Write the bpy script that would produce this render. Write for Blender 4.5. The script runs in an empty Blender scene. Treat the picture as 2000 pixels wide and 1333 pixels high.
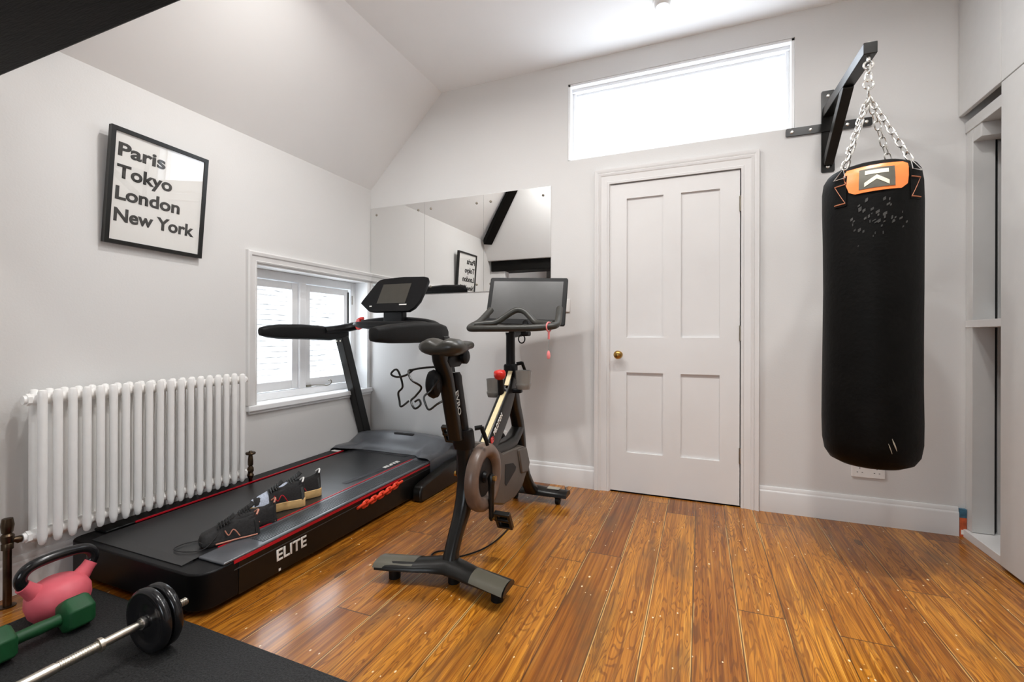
import bpy, bmesh, math, random
from mathutils import Vector, Matrix
random.seed(7)
V = Vector
PI = math.pi
S = bpy.context.scene
COL = S.collection

# ------------------------------------------------------------------ camera
cam = bpy.data.objects.new('camera', bpy.data.cameras.new('camera'))
COL.objects.link(cam)
S.camera = cam
yaw, pitch, roll = (math.radians(a) for a in (22.179, -0.0338, 0.1072))
F = V((-math.sin(yaw) * math.cos(pitch), math.cos(yaw) * math.cos(pitch), math.sin(pitch)))
R_ = V((math.cos(yaw), math.sin(yaw), 0))
U_ = R_.cross(F)
R_, U_ = math.cos(roll) * R_ + math.sin(roll) * U_, -math.sin(roll) * R_ + math.cos(roll) * U_
m = Matrix((R_, U_, -F)).transposed().to_4x4()
m.translation = V((2.4536, -3.0048, 0.9997))
cam.matrix_world = m
cam.data.sensor_width = 36
cam.data.lens = 36 * 900.08 / 2000
cam.data.shift_y = (657.8 - 666.5) / 2000
cam.data.clip_start = 0.05

# ------------------------------------------------------------------ view, world, lamps
S.view_settings.view_transform = 'Standard'
S.view_settings.look = 'None'
S.view_settings.gamma = 1
S.view_settings.use_curve_mapping = False
S.view_settings.exposure = 0.1
S.cycles.max_bounces = 12
S.cycles.diffuse_bounces = 8
S.cycles.glossy_bounces = 6
S.cycles.transparent_max_bounces = 16
S.cycles.sample_clamp_indirect = 6
S.cycles.use_denoising = True
W = bpy.data.worlds.new('sky')
S.world = W
W.use_nodes = True
bg = W.node_tree.nodes['Background']
bg.inputs[0].default_value = (0.86, 0.93, 1.0, 1)
bg.inputs[1].default_value = 7.0
DOWN_AND_FILL_LAMPS = [(1.02, -1.45, 2.83, 0.95, 172), (1.60, -1.35, 2.83, 0.78, 172), (2.37, -1.35, 2.83, 0.66, 172), (2.88, -1.33, 2.83, 0.66, 90), (3.2, -1.25, 2.83, 0.68, 172),
              (1.2, -2.9, 2.4, 0.4, 172)]  # last entry: unseen fill lamp added to brighten radiator and low left wall
DOWN_W = 14
LAMP_COL = (1.0, 0.985, 0.965)
for i, p in enumerate(DOWN_AND_FILL_LAMPS):
    L = bpy.data.lights.new('down_or_fill_lamp', 'AREA')
    L.shape = 'DISK'
    L.size = 0.10
    L.energy = DOWN_W * p[3]
    L.spread = math.radians(p[4])
    L.color = LAMP_COL
    o = bpy.data.objects.new('down_or_fill_lamp', L)
    COL.objects.link(o)
    o.location = (p[0], p[1], p[2] - 0.03)
for loc, rot, sx, sy in (((-0.14, -0.55, 1.0), (0, -PI / 2, 0), 0.9, 1.0), ((2.29, 0.16, 2.43), (-PI / 2, 0, 0), 1.3, 0.5),
                         ((1.85, -4.65, 1.05), (PI / 2, 0, 0), 1.3, 1.0)):  # third portal serves the added fill window behind the camera
    L = bpy.data.lights.new('daylight_portal', 'AREA')
    L.shape = 'RECTANGLE'
    L.size, L.size_y = sx, sy
    L.cycles.is_portal = True
    o = bpy.data.objects.new('daylight_portal', L)
    COL.objects.link(o)
    o.location = loc
    o.rotation_euler = rot

# ------------------------------------------------------------------ materials
MATS = {}


def mat(name, rgb, rough=0.5, metal=0.0, var=0.0, vscale=20.0, bump=0.0, bscale=200.0, coat=0.0, spec=0.5, stretch=(1, 1, 1)):
    if name in MATS:
        return MATS[name]
    M = bpy.data.materials.new(name)
    M.use_nodes = True
    nt = M.node_tree
    b = nt.nodes['Principled BSDF']
    b.inputs['Base Color'].default_value = (*rgb, 1)
    b.inputs['Roughness'].default_value = rough
    b.inputs['Metallic'].default_value = metal
    b.inputs['Coat Weight'].default_value = coat
    b.inputs['Specular IOR Level'].default_value = spec
    tc = nt.nodes.new('ShaderNodeTexCoord')
    mp = nt.nodes.new('ShaderNodeMapping')
    mp.inputs['Scale'].default_value = stretch
    nt.links.new(tc.outputs['Object'], mp.inputs[0])
    n = nt.nodes.new('ShaderNodeTexNoise')
    n.inputs['Scale'].default_value = vscale
    n.inputs['Detail'].default_value = 4
    nt.links.new(mp.outputs[0], n.inputs[0])
    r = nt.nodes.new('ShaderNodeValToRGB')
    v = max(var, 0.015)
    r.color_ramp.elements[0].position = 0.3
    r.color_ramp.elements[1].position = 0.7
    r.color_ramp.elements[0].color = (*[c * (1 - v) for c in rgb], 1)
    r.color_ramp.elements[1].color = (*[min(1, c * (1 + v)) for c in rgb], 1)
    nt.links.new(n.outputs[0], r.inputs[0])
    nt.links.new(r.outputs[0], b.inputs['Base Color'])
    if bump:
        n2 = nt.nodes.new('ShaderNodeTexNoise')
        n2.inputs['Scale'].default_value = bscale
        n2.inputs['Detail'].default_value = 3
        nt.links.new(mp.outputs[0], n2.inputs[0])
        bp = nt.nodes.new('ShaderNodeBump')
        bp.inputs['Strength'].default_value = bump
        bp.inputs['Distance'].default_value = 0.01
        nt.links.new(n2.outputs[0], bp.inputs['Height'])
        nt.links.new(bp.outputs[0], b.inputs['Normal'])
    MATS[name] = M
    return M


PAINT = mat('wall_paint', (0.70, 0.692, 0.68), 0.75, var=0.01, vscale=2, bump=0.05, bscale=120)
CEIL = mat('ceiling_paint', (0.87, 0.865, 0.855), 0.8, var=0.01, vscale=2)
WINLIT = mat('window_paint_daylit', (0.87, 0.88, 0.89), 0.4, var=0.01)  # trim white made brighter, daylight glare put into the colour
TRIM = mat('white_gloss_paint', (0.74, 0.73, 0.72), 0.38, var=0.01, vscale=5)
CABPAINT = mat('cabinet_paint', (0.64, 0.635, 0.62), 0.5, var=0.01)
RADW = mat('radiator_enamel', (0.90, 0.89, 0.87), 0.28, var=0.01)
BLACK = mat('black_plastic', (0.005, 0.005, 0.0055), 0.42, var=0.1, spec=0.22)
SATIN = mat('black_satin_paint', (0.007, 0.0065, 0.0055), 0.3, var=0.1, spec=0.42)
GREYB = mat('graphite_plastic', (0.085, 0.09, 0.10), 0.28, spec=0.7, var=0.1, bump=0.04, bscale=400)
RUBBER = mat('black_rubber', (0.006, 0.006, 0.006), 0.55, spec=0.25, var=0.25, vscale=150, bump=0.1, bscale=400)
MATRUB = mat('speckled_rubber', (0.02, 0.02, 0.02), 0.55, spec=0.3, var=0.95, vscale=170, bump=0.5, bscale=300)
BELT = mat('treadmill_belt', (0.012, 0.0125, 0.0135), 0.33, spec=0.8, var=0.15, vscale=200, bump=0.1, bscale=600)
GRIP = mat('ribbed_grip', (0.06, 0.065, 0.07), 0.3, var=0.1)
RED = mat('red_trim', (0.5, 0.008, 0.02), 0.35)
REDP = mat('red_plastic', (0.62, 0.02, 0.012), 0.3)
ORANGE = mat('orange_chain_plastic', (0.8, 0.06, 0.02), 0.35)
CHROME = mat('zinc_chain', (0.72, 0.70, 0.66), 0.25, metal=1.0, var=0.05)
STEEL = mat('brushed_steel', (0.62, 0.58, 0.5), 0.28, metal=1.0, var=0.08, vscale=60)
BRASS = mat('brass', (0.5, 0.3, 0.09), 0.3, metal=1.0, var=0.1)
OLDBRASS = mat('aged_brass', (0.1, 0.07, 0.045), 0.35, metal=1.0, var=0.25)
IRON = mat('hinge_metal', (0.3, 0.27, 0.22), 0.4, metal=1.0, var=0.2)
WHITEP = mat('white_plastic', (0.82, 0.81, 0.79), 0.3)
PAPER = mat('white_paper', (0.82, 0.81, 0.78), 0.7)
INK = mat('black_ink', (0.02, 0.018, 0.015), 0.6)
LETTER = mat('white_lettering', (0.85, 0.83, 0.78), 0.5)
SCREEN = mat('dark_screen_glass', (0.04, 0.039, 0.037), 0.3, var=0.05)
SCREEN2 = mat('console_display', (0.05, 0.045, 0.035), 0.3, var=0.05)
LEATHER = mat('black_leatherette', (0.003, 0.0028, 0.0025), 0.55, var=0.3, vscale=12, bump=0.12, bscale=60, spec=0.1)
ORPATCH = mat('orange_leatherette', (0.85, 0.22, 0.05), 0.35, var=0.06, bump=0.05, bscale=150)
GREYPATCH = mat('grey_patch', (0.10, 0.095, 0.075), 0.45, var=0.3, vscale=12)
CREAM = mat('cream_lettering', (0.80, 0.74, 0.58), 0.5)
COPPER = mat('orange_stitching', (0.36, 0.12, 0.05), 0.6, var=0.2)
PINK = mat('pink_vinyl', (0.76, 0.13, 0.165), 0.5, var=0.06)
PINKP = mat('pink_plastic', (0.85, 0.25, 0.25), 0.35)
GREEN = mat('green_vinyl', (0.004, 0.07, 0.018), 0.55, var=0.1)
SOOT = mat('glossy_black_vinyl', (0.008, 0.008, 0.009), 0.2)
WOODB = mat('black_stained_oak', (0.004, 0.0035, 0.0028), 0.6, spec=0.15, var=0.5, vscale=8, bump=0.2, bscale=30, stretch=(1, 8, 8))
BRGREY = mat('bronze_grey_shell', (0.085, 0.072, 0.06), 0.42, var=0.08)
RIMREFL = mat('floor_reflection_ring', (0.15, 0.10, 0.075), 0.35, var=0.15)  # brown of the reflected floor put into the ring's colour
STRIPE = mat('cream_stripe', (0.72, 0.62, 0.36), 0.35)
DARKMETAL = mat('pedal_metal', (0.12, 0.11, 0.09), 0.25, metal=1.0)
SMOKE = mat('smoked_plastic', (0.22, 0.21, 0.19), 0.2)
TAN = mat('tan_foam_sole', (0.72, 0.47, 0.20), 0.6, var=0.12, vscale=40)
SHOEBLK = mat('black_mesh_fabric', (0.014, 0.013, 0.013), 0.75, var=0.4, vscale=120, bump=0.2, bscale=500)
SHOEGRY = mat('grey_suede', (0.055, 0.06, 0.06), 0.7, var=0.15, vscale=60)
SHOEPALE = mat('pale_blue_mesh', (0.45, 0.5, 0.6), 0.7, var=0.2, vscale=150)
COPLACE = mat('rose_copper_trim', (0.5, 0.2, 0.13), 0.4, var=0.2, vscale=60)
DARKIN = mat('recess_shade', (0.02, 0.02, 0.02), 0.9)  # near-black that paints the shade inside gaps and recesses
CORAL = mat('coral_strap', (0.75, 0.08, 0.06), 0.5)


def nodes_of(name):
    M = bpy.data.materials.new(name)
    M.use_nodes = True
    MATS[name] = M
    return M, M.node_tree, M.node_tree.nodes['Principled BSDF']


def floor_material():
    M, nt, b = nodes_of('varnished_pine_boards')
    N, Lk = nt.nodes, nt.links

    def math_(op, a, c=None, d=None):
        n = N.new('ShaderNodeMath')
        n.operation = op
        for i, s in enumerate((a, c, d)):
            if s is None:
                continue
            if isinstance(s, (int, float)):
                n.inputs[i].default_value = s
            else:
                Lk.new(s, n.inputs[i])
        return n.outputs[0]

    def ramp(fac, stops):
        r = N.new('ShaderNodeValToRGB')
        e = r.color_ramp.elements
        while len(e) < len(stops):
            e.new(0.5)
        for el, (p, c) in zip(e, stops):
            el.position = p
            el.color = (*c, 1)
        Lk.new(fac, r.inputs[0])
        return r.outputs[0]

    def mix(fac, a, c, mode='MIX'):
        n = N.new('ShaderNodeMix')
        n.data_type = 'RGBA'
        n.blend_type = mode
        if isinstance(fac, (int, float)):
            n.inputs['Factor'].default_value = fac
        else:
            Lk.new(fac, n.inputs['Factor'])
        for k, s in ((6, a), (7, c)):
            if isinstance(s, tuple):
                n.inputs[k].default_value = (*s, 1)
            else:
                Lk.new(s, n.inputs[k])
        return n.outputs[2]

    def noise(vec, scale, detail=4, rough=0.55, dist=0.0):
        n = N.new('ShaderNodeTexNoise')
        n.inputs['Scale'].default_value = scale
        n.inputs['Detail'].default_value = detail
        n.inputs['Roughness'].default_value = rough
        n.inputs['Distortion'].default_value = dist
        Lk.new(vec, n.inputs['Vector'])
        return n.outputs[0]

    geo = N.new('ShaderNodeTexCoord')
    sep = N.new('ShaderNodeSeparateXYZ')
    Lk.new(geo.outputs['Object'], sep.inputs[0])
    x, y = sep.outputs[0], sep.outputs[1]
    PW = 0.152
    xs = math_('DIVIDE', x, PW)
    row = math_('FLOOR', xs)
    fx = math_('FRACT', xs)
    wn = N.new('ShaderNodeTexWhiteNoise')
    wn.noise_dimensions = '1D'
    Lk.new(row, wn.inputs['W'])
    off = math_('MULTIPLY', wn.outputs[0], 9.0)
    ys = math_('DIVIDE', math_('ADD', y, off), 2.1)
    seg = math_('FLOOR', ys)
    fy = math_('FRACT', ys)
    wn2 = N.new('ShaderNodeTexWhiteNoise')
    wn2.noise_dimensions = '2D'
    cmb = N.new('ShaderNodeCombineXYZ')
    Lk.new(row, cmb.inputs[0])
    Lk.new(seg, cmb.inputs[1])
    Lk.new(cmb.outputs[0], wn2.inputs['Vector'])
    pr = wn2.outputs[0]
    # grain space: shifted per board
    g = N.new('ShaderNodeCombineXYZ')
    Lk.new(math_('ADD', math_('MULTIPLY', x, 1.0), math_('MULTIPLY', pr, 3.7)), g.inputs[0])
    Lk.new(math_('ADD', math_('MULTIPLY', y, 0.024), math_('MULTIPLY', pr, 11.0)), g.inputs[1])
    gv = g.outputs[0]
    streak = noise(gv, 24, 5, 0.6, 0.3)
    fine = noise(gv, 110, 3, 0.6)
    # flame grain
    g2 = N.new('ShaderNodeCombineXYZ')
    Lk.new(math_('SUBTRACT', fx, 0.5), g2.inputs[0])
    Lk.new(math_('MULTIPLY', math_('ADD', y, math_('MULTIPLY', pr, 7.0)), 0.55), g2.inputs[1])
    flame = noise(g2.outputs[0], 2.6, 2, 0.5, 0.6)
    rings = math_('SINE', math_('MULTIPLY', flame, 120.0))
    base = ramp(streak, [(0.30, (0.11, 0.036, 0.006)), (0.42, (0.27, 0.095, 0.012)), (0.53, (0.42, 0.165, 0.021)), (0.68, (0.56, 0.265, 0.042))])
    rmask = math_('MULTIPLY', ramp(rings, [(0.35, (0, 0, 0)), (0.8, (1, 1, 1))]), math_('GREATER_THAN', pr, 0.3))
    flame_mask = rmask
    base = mix(math_('MULTIPLY', rmask, 0.5), base, (0.15, 0.045, 0.008))
    base = mix(0.45, base, ramp(fine, [(0.40, (0.19, 0.062, 0.009)), (0.60, (0.60, 0.28, 0.045))]))
    mid = noise(gv, 52, 3, 0.6)
    base = mix(math_('MULTIPLY', ramp(mid, [(0.54, (0, 0, 0)), (0.66, (1, 1, 1))]), 0.6), base, (0.13, 0.045, 0.010))
    base = mix(math_('MULTIPLY', ramp(noise(gv, 70, 2, 0.5), [(0.62, (0, 0, 0)), (0.70, (1, 1, 1))]), 0.55), base, (0.70, 0.38, 0.09))
    base = mix(math_('MULTIPLY', flame_mask, 0.42), base, (0.12, 0.038, 0.007))
    tint = ramp(pr, [(0.0, (0.50, 0.36, 0.21)), (0.35, (0.90, 0.78, 0.51)), (0.7, (1.10, 1.02, 0.68)), (1.0, (0.66, 0.50, 0.30))])
    base = mix(1.0, base, tint, 'MULTIPLY')
    # worn dark stains along the boards
    st = N.new('ShaderNodeCombineXYZ')
    Lk.new(math_('MULTIPLY', x, 2.4), st.inputs[0])
    Lk.new(math_('MULTIPLY', y, 0.8), st.inputs[1])
    stain = noise(st.outputs[0], 2.2, 4, 0.6)
    base = mix(math_('MULTIPLY', ramp(stain, [(0.53, (0, 0, 0)), (0.68, (1, 1, 1))]), 0.6), base, (0.11, 0.052, 0.016))
    # knots
    kv = N.new('ShaderNodeCombineXYZ')
    Lk.new(math_('MULTIPLY', x, 6.6), kv.inputs[0])
    Lk.new(math_('MULTIPLY', y, 2.6), kv.inputs[1])
    vor = N.new('ShaderNodeTexVoronoi')
    vor.inputs['Scale'].default_value = 1.0
    Lk.new(kv.outputs[0], vor.inputs['Vector'])
    kcol = N.new('ShaderNodeSeparateXYZ')
    Lk.new(vor.outputs['Color'], kcol.inputs[0])
    kmask = math_('MULTIPLY', math_('LESS_THAN', vor.outputs['Distance'], 0.1), math_('GREATER_THAN', kcol.outputs[0], 0.8))
    base = mix(math_('MULTIPLY', kmask, 0.75), base, (0.06, 0.025, 0.01))
    # scuffs and paint flecks
    fv = N.new('ShaderNodeCombineXYZ')
    Lk.new(math_('MULTIPLY', x, 1.0), fv.inputs[0])
    Lk.new(math_('MULTIPLY', y, 0.6), fv.inputs[1])
    for sc, thr, pick in ((17.0, 0.07, 0.66), (38.0, 0.10, 0.72)):
        v2 = N.new('ShaderNodeTexVoronoi')
        v2.inputs['Scale'].default_value = sc
        Lk.new(fv.outputs[0], v2.inputs['Vector'])
        c2 = N.new('ShaderNodeSeparateXYZ')
        Lk.new(v2.outputs['Color'], c2.inputs[0])
        fm = math_('MULTIPLY', math_('LESS_THAN', v2.outputs['Distance'], thr), math_('GREATER_THAN', c2.outputs[1], pick))
        base = mix(math_('MULTIPLY', fm, 0.9), base, (0.80, 0.66, 0.42))
    # light worn edge by the seams, and the seams
    edge = math_('MINIMUM', fx, math_('SUBTRACT', 1.0, fx))
    worn = math_('MULTIPLY', math_('LESS_THAN', edge, 0.03), math_('GREATER_THAN', noise(gv, 40, 3), 0.53))
    base = mix(math_('MULTIPLY', worn, 0.65), base, (0.72, 0.46, 0.16))
    seam = math_('LESS_THAN', edge, 0.013)
    ed2 = math_('MINIMUM', fy, math_('SUBTRACT', 1.0, fy))
    seam = math_('MAXIMUM', seam, math_('LESS_THAN', ed2, 0.0012))
    base = mix(math_('MULTIPLY', seam, 0.8), base, (0.045, 0.02, 0.008))
    Lk.new(base, b.inputs['Base Color'])
    rg = ramp(noise(gv, 14, 3), [(0.3, (0.24, 0.24, 0.24)), (0.7, (0.40, 0.40, 0.40))])
    Lk.new(rg, b.inputs['Roughness'])
    b.inputs['Coat Weight'].default_value = 0.42
    b.inputs['Specular IOR Level'].default_value = 0.22
    b.inputs['Coat Roughness'].default_value = 0.16
    bp = N.new('ShaderNodeBump')
    bp.inputs['Strength'].default_value = 0.25
    bp.inputs['Distance'].default_value = 0.004
    Lk.new(math_('SUBTRACT', math_('MULTIPLY', streak, 0.5), math_('MULTIPLY', seam, 1.0)), bp.inputs['Height'])
    Lk.new(bp.outputs[0], b.inputs['Normal'])
    return M


def mirror_material():
    M, nt, b = nodes_of('mirror_silver')
    b.inputs['Base Color'].default_value = (0.86, 0.86, 0.85, 1)
    b.inputs['Metallic'].default_value = 1
    b.inputs['Roughness'].default_value = 0.0
    return M


def glass_material(name, tint=(1, 1, 1), gloss=0.06, ribs=False):
    M = bpy.data.materials.new(name)
    M.use_nodes = True
    nt = M.node_tree
    nt.nodes.clear()
    out = nt.nodes.new('ShaderNodeOutputMaterial')
    tr = nt.nodes.new('ShaderNodeBsdfTransparent')
    tr.inputs[0].default_value = (*tint, 1)
    gl = nt.nodes.new('ShaderNodeBsdfGlossy')
    gl.inputs['Roughness'].default_value = 0.0
    mx = nt.nodes.new('ShaderNodeMixShader')
    mx.inputs[0].default_value = gloss
    nt.links.new(tr.outputs[0], mx.inputs[1])
    nt.links.new(gl.outputs[0], mx.inputs[2])
    last = mx.outputs[0]
    if ribs:
        gl.inputs['Roughness'].default_value = 0.15
        tl = nt.nodes.new('ShaderNodeBsdfTranslucent')
        tl.inputs[0].default_value = (0.95, 0.97, 1, 1)
        m2 = nt.nodes.new('ShaderNodeMixShader')
        m2.inputs[0].default_value = 0.45
        nt.links.new(last, m2.inputs[1])
        nt.links.new(tl.outputs[0], m2.inputs[2])
        last = m2.outputs[0]
    nt.links.new(last, out.inputs[0])
    MATS[name] = M
    return M


def animal_material():
    M, nt, b = nodes_of('marbled_fabric')
    n = nt.nodes.new('ShaderNodeTexNoise')
    n.inputs['Scale'].default_value = 9
    n.inputs['Distortion'].default_value = 2.5
    tc = nt.nodes.new('ShaderNodeTexCoord')
    nt.links.new(tc.outputs['Object'], n.inputs[0])
    r = nt.nodes.new('ShaderNodeValToRGB')
    r.color_ramp.interpolation = 'CONSTANT'
    e = r.color_ramp.elements
    e[0].color = (0.22, 0.21, 0.21, 1)
    e[1].position = 0.47
    e[1].color = (0.6, 0.58, 0.56, 1)
    e3 = e.new(0.62)
    e3.color = (0.33, 0.31, 0.31, 1)
    nt.links.new(n.outputs[0], r.inputs[0])
    nt.links.new(r.outputs[0], b.inputs['Base Color'])
    b.inputs['Roughness'].default_value = 0.8
    return M


def tile_material():
    M, nt, b = nodes_of('weathered_roof_tiles')
    tc = nt.nodes.new('ShaderNodeTexCoord')
    n = nt.nodes.new('ShaderNodeTexNoise')
    n.inputs['Scale'].default_value = 7
    n.inputs['Detail'].default_value = 6
    nt.links.new(tc.outputs['Object'], n.inputs[0])
    r = nt.nodes.new('ShaderNodeValToRGB')
    e = r.color_ramp.elements
    e[0].position, e[0].color = 0.3, (0.17, 0.17, 0.17, 1)
    e[1].position, e[1].color = 0.6, (0.34, 0.33, 0.32, 1)
    nt.links.new(n.outputs[0], r.inputs[0])
    nt.links.new(r.outputs[0], b.inputs['Base Color'])
    b.inputs['Roughness'].default_value = 0.9
    return M


FLOORM = floor_material()
MIRRORM = mirror_material()
GLASS = glass_material('window_glass')
RIBGLASS = glass_material('fluted_glass', (0.97, 0.98, 1), 0.08, ribs=True)
FABRICP = animal_material()
TILEM = tile_material()


# ------------------------------------------------------------------ mesh helpers
class MB:
    def __init__(self):
        self.bm = bmesh.new()

    def quadring(self, rings, closed_ring=True, cap=True, closed_path=False):
        vs = [[self.bm.verts.new(p) for p in r] for r in rings]
        n = len(vs[0])
        m_ = len(vs)
        for i in range(m_ if closed_path else m_ - 1):
            a, b = vs[i], vs[(i + 1) % m_]
            for j in range(n if closed_ring else n - 1):
                k = (j + 1) % n
                try:
                    self.bm.faces.new((a[j], a[k], b[k], b[j]))
                except ValueError:
                    pass
        if cap and not closed_path and closed_ring:
            for r, rev in ((vs[0], True), (vs[-1], False)):
                try:
                    self.bm.faces.new(r[::-1] if rev else r)
                except ValueError:
                    pass
        return self

    def box(self, x0, x1, y0, y1, z0, z1, M=None):
        ps = [V((x, y, z)) for z in (z0, z1) for x, y in ((x0, y0), (x1, y0), (x1, y1), (x0, y1))]
        if M is not None:
            ps = [M @ p for p in ps]
        return self.quadring([ps[:4], ps[4:]])

    def prism(self, poly, axis, a0, a1, M=None):
        """poly: 2D points in the plane across `axis`, extruded from a0 to a1"""
        def P(p, a):
            q = {'x': (a, p[0], p[1]), 'y': (p[0], a, p[1]), 'z': (p[0], p[1], a)}[axis]
            q = V(q)
            return M @ q if M is not None else q
        return self.quadring([[P(p, a0) for p in poly], [P(p, a1) for p in poly]])

    def tube(self, pts, r, n=12, closed=False, flat=None):
        pts = [V(p) for p in pts]
        rs = r if isinstance(r, (list, tuple)) else [r] * len(pts)
        m_ = len(pts)
        T = []
        for i in range(m_):
            a = pts[(i - 1) % m_] if (closed or i > 0) else pts[i]
            b = pts[(i + 1) % m_] if (closed or i < m_ - 1) else pts[i]
            T.append((b - a).normalized())
        up = V((0, 0, 1)) if abs(T[0].z) < 0.9 else V((1, 0, 0))
        nrm = (up - T[0] * up.dot(T[0])).normalized()
        rings = []
        for i in range(m_):
            nrm = (nrm - T[i] * nrm.dot(T[i])).normalized()
            bn = T[i].cross(nrm)
            sx, sy = (1, 1) if flat is None else flat
            rings.append([pts[i] + nrm * (math.cos(t) * rs[i] * sx) + bn * (math.sin(t) * rs[i] * sy)
                          for t in (2 * PI * k / n for k in range(n))])
        return self.quadring(rings, closed_path=closed)

    def cyl(self, p0, p1, r, n=20, r1=None):
        return self.tube([p0, p1], [r, r if r1 is None else r1], n)

    def lathe(self, prof, n=24, M=None):
        """prof: (radius, height) turned about local z"""
        rings = []
        for r, h in prof:
            ring = [V((max(r, 1e-4) * math.cos(2 * PI * k / n), max(r, 1e-4) * math.sin(2 * PI * k / n), h)) for k in range(n)]
            rings.append([M @ p for p in ring] if M is not None else ring)
        return self.quadring(rings)

    def loft(self, secs, **kw):
        return self.quadring([[V(p) for p in s] for s in secs], **kw)

    def grid(self, fn, nu, nv):
        vs = [[self.bm.verts.new(fn(i / nu, j / nv)) for j in range(nv + 1)] for i in range(nu + 1)]
        for i in range(nu):
            for j in range(nv):
                self.bm.faces.new((vs[i][j], vs[i + 1][j], vs[i + 1][j + 1], vs[i][j + 1]))
        return self

    def build(self, name, material, parent=None, bevel=0.0, seg=2, sub=0, sharp=0.6, local=False):
        bm = self.bm
        bmesh.ops.recalc_face_normals(bm, faces=bm.faces)
        for f in bm.faces:
            f.smooth = True
        for e in bm.edges:
            if len(e.link_faces) != 2 or (e.calc_face_angle(0) > sharp and not sub):
                e.smooth = False
        me = bpy.data.meshes.new(name)
        bm.to_mesh(me)
        bm.free()
        me.materials.append(material)
        o = bpy.data.objects.new(name, me)
        COL.objects.link(o)
        if parent is not None:
            o.parent = parent
            if not local:
                r = parent
                T = Matrix.Identity(4)
                while r is not None:
                    T = T @ Matrix.Translation(-r.location)
                    r = r.parent
                if parent.type == 'EMPTY':
                    o.matrix_parent_inverse = Matrix.Translation(-parent.location)
                elif parent.parent is not None:
                    pass
        if bevel:
            b = o.modifiers.new('bevel', 'BEVEL')
            b.width = bevel
            b.segments = seg
            b.limit_method = 'ANGLE'
            b.angle_limit = 0.6
        if sub:
            s = o.modifiers.new('subdivision', 'SUBSURF')
            s.levels = s.render_levels = sub
        return o


def rrect(cx, cy, w, h, r, n=4):
    """rounded rectangle outline"""
    pts = []
    for sx, sy, a0 in ((1, 1, 0), (-1, 1, PI / 2), (-1, -1, PI), (1, -1, 3 * PI / 2)):
        for k in range(n + 1):
            a = a0 + PI / 2 * k / n
            pts.append((cx + sx * (w / 2 - r) + r * math.cos(a), cy + sy * (h / 2 - r) + r * math.sin(a)))
    return pts


def spline(pts, n=8, closed=False):
    pts = [V(p) for p in pts]
    m_ = len(pts)
    out = []
    for i in range(m_ if closed else m_ - 1):
        if closed:
            p0, p1, p2, p3 = pts[i - 1], pts[i], pts[(i + 1) % m_], pts[(i + 2) % m_]
        else:
            p0, p1, p2, p3 = pts[max(i - 1, 0)], pts[i], pts[i + 1], pts[min(i + 2, m_ - 1)]
        for k in range(n):
            t = k / n
            out.append(0.5 * ((2 * p1) + (p2 - p0) * t + (2 * p0 - 5 * p1 + 4 * p2 - p3) * t * t + (3 * p1 - p0 - 3 * p2 + p3) * t ** 3))
    if not closed:
        out.append(pts[-1])
    return out


def thing(name, label, cat, loc=(0, 0, 0), rotz=0, group=None):
    o = bpy.data.objects.new(name, None)
    o.empty_display_size = 0.05
    COL.objects.link(o)
    o.location = loc
    o.rotation_euler = (0, 0, rotz)
    return tag(o, label, cat, group)


def tag(o, label, cat, group=None):
    o['label'] = label
    o['category'] = cat
    if group:
        o['group'] = group
    return o


def struct(o, label=None, cat=None):
    o['kind'] = 'structure'
    if label:
        o['label'] = label
    if cat:
        o['category'] = cat
    return o


def text_obj(name, body, size, M, material, parent, bold=0.0, extrude=0.0006, align='LEFT', spacing=1.0, line=1.0, local=False, width=None, shear=0.0):
    cu = bpy.data.curves.new(name, 'FONT')
    cu.body = body
    cu.size = size
    cu.extrude = extrude
    cu.bevel_depth = bold
    cu.bevel_resolution = 1
    cu.align_x = align
    cu.space_character = spacing
    cu.space_line = line
    cu.shear = shear
    tmp = bpy.data.objects.new(name + '_curve', cu)
    COL.objects.link(tmp)
    dg = bpy.context.evaluated_depsgraph_get()
    me = bpy.data.meshes.new_from_object(tmp.evaluated_get(dg))
    bpy.data.objects.remove(tmp)
    me.name = name
    if width is not None:
        xs = [v.co.x for v in me.vertices]
        k = width / (max(xs) - min(xs))
        x0 = min(xs)
        for v in me.vertices:
            v.co.x = (v.co.x - x0) * k
    me.transform(M)
    me.materials.clear()
    me.materials.append(material)
    o = bpy.data.objects.new(name, me)
    COL.objects.link(o)
    if parent is not None:
        o.parent = parent
        if parent.type == 'EMPTY' and not local:
            o.matrix_parent_inverse = Matrix.Translation(-parent.location)
    return o


def frame_matrix(origin, xdir, ydir):
    x = V(xdir).normalized()
    y = V(ydir)
    y = (y - x * y.dot(x)).normalized()
    z = x.cross(y)
    Mx = Matrix((x, y, z)).transposed().to_4x4()
    Mx.translation = V(origin)
    return Mx


def wall_with_holes(mb, axis, a0, a1, u0, u1, z0, z1, holes):
    """solid wall slab with rectangular holes (u range, z range)"""
    us = sorted({u0, u1, *[h[0] for h in holes], *[h[1] for h in holes]})
    zs = sorted({z0, z1, *[h[2] for h in holes], *[h[3] for h in holes]})
    for i in range(len(us) - 1):
        for j in range(len(zs) - 1):
            uc, zc = (us[i] + us[i + 1]) / 2, (zs[j] + zs[j + 1]) / 2
            if any(h[0] < uc < h[1] and h[2] < zc < h[3] for h in holes):
                continue
            if axis == 'y':
                mb.box(us[i], us[i + 1], a0, a1, zs[j], zs[j + 1])
            else:
                mb.box(a0, a1, us[i], us[i + 1], zs[j], zs[j + 1])


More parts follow.
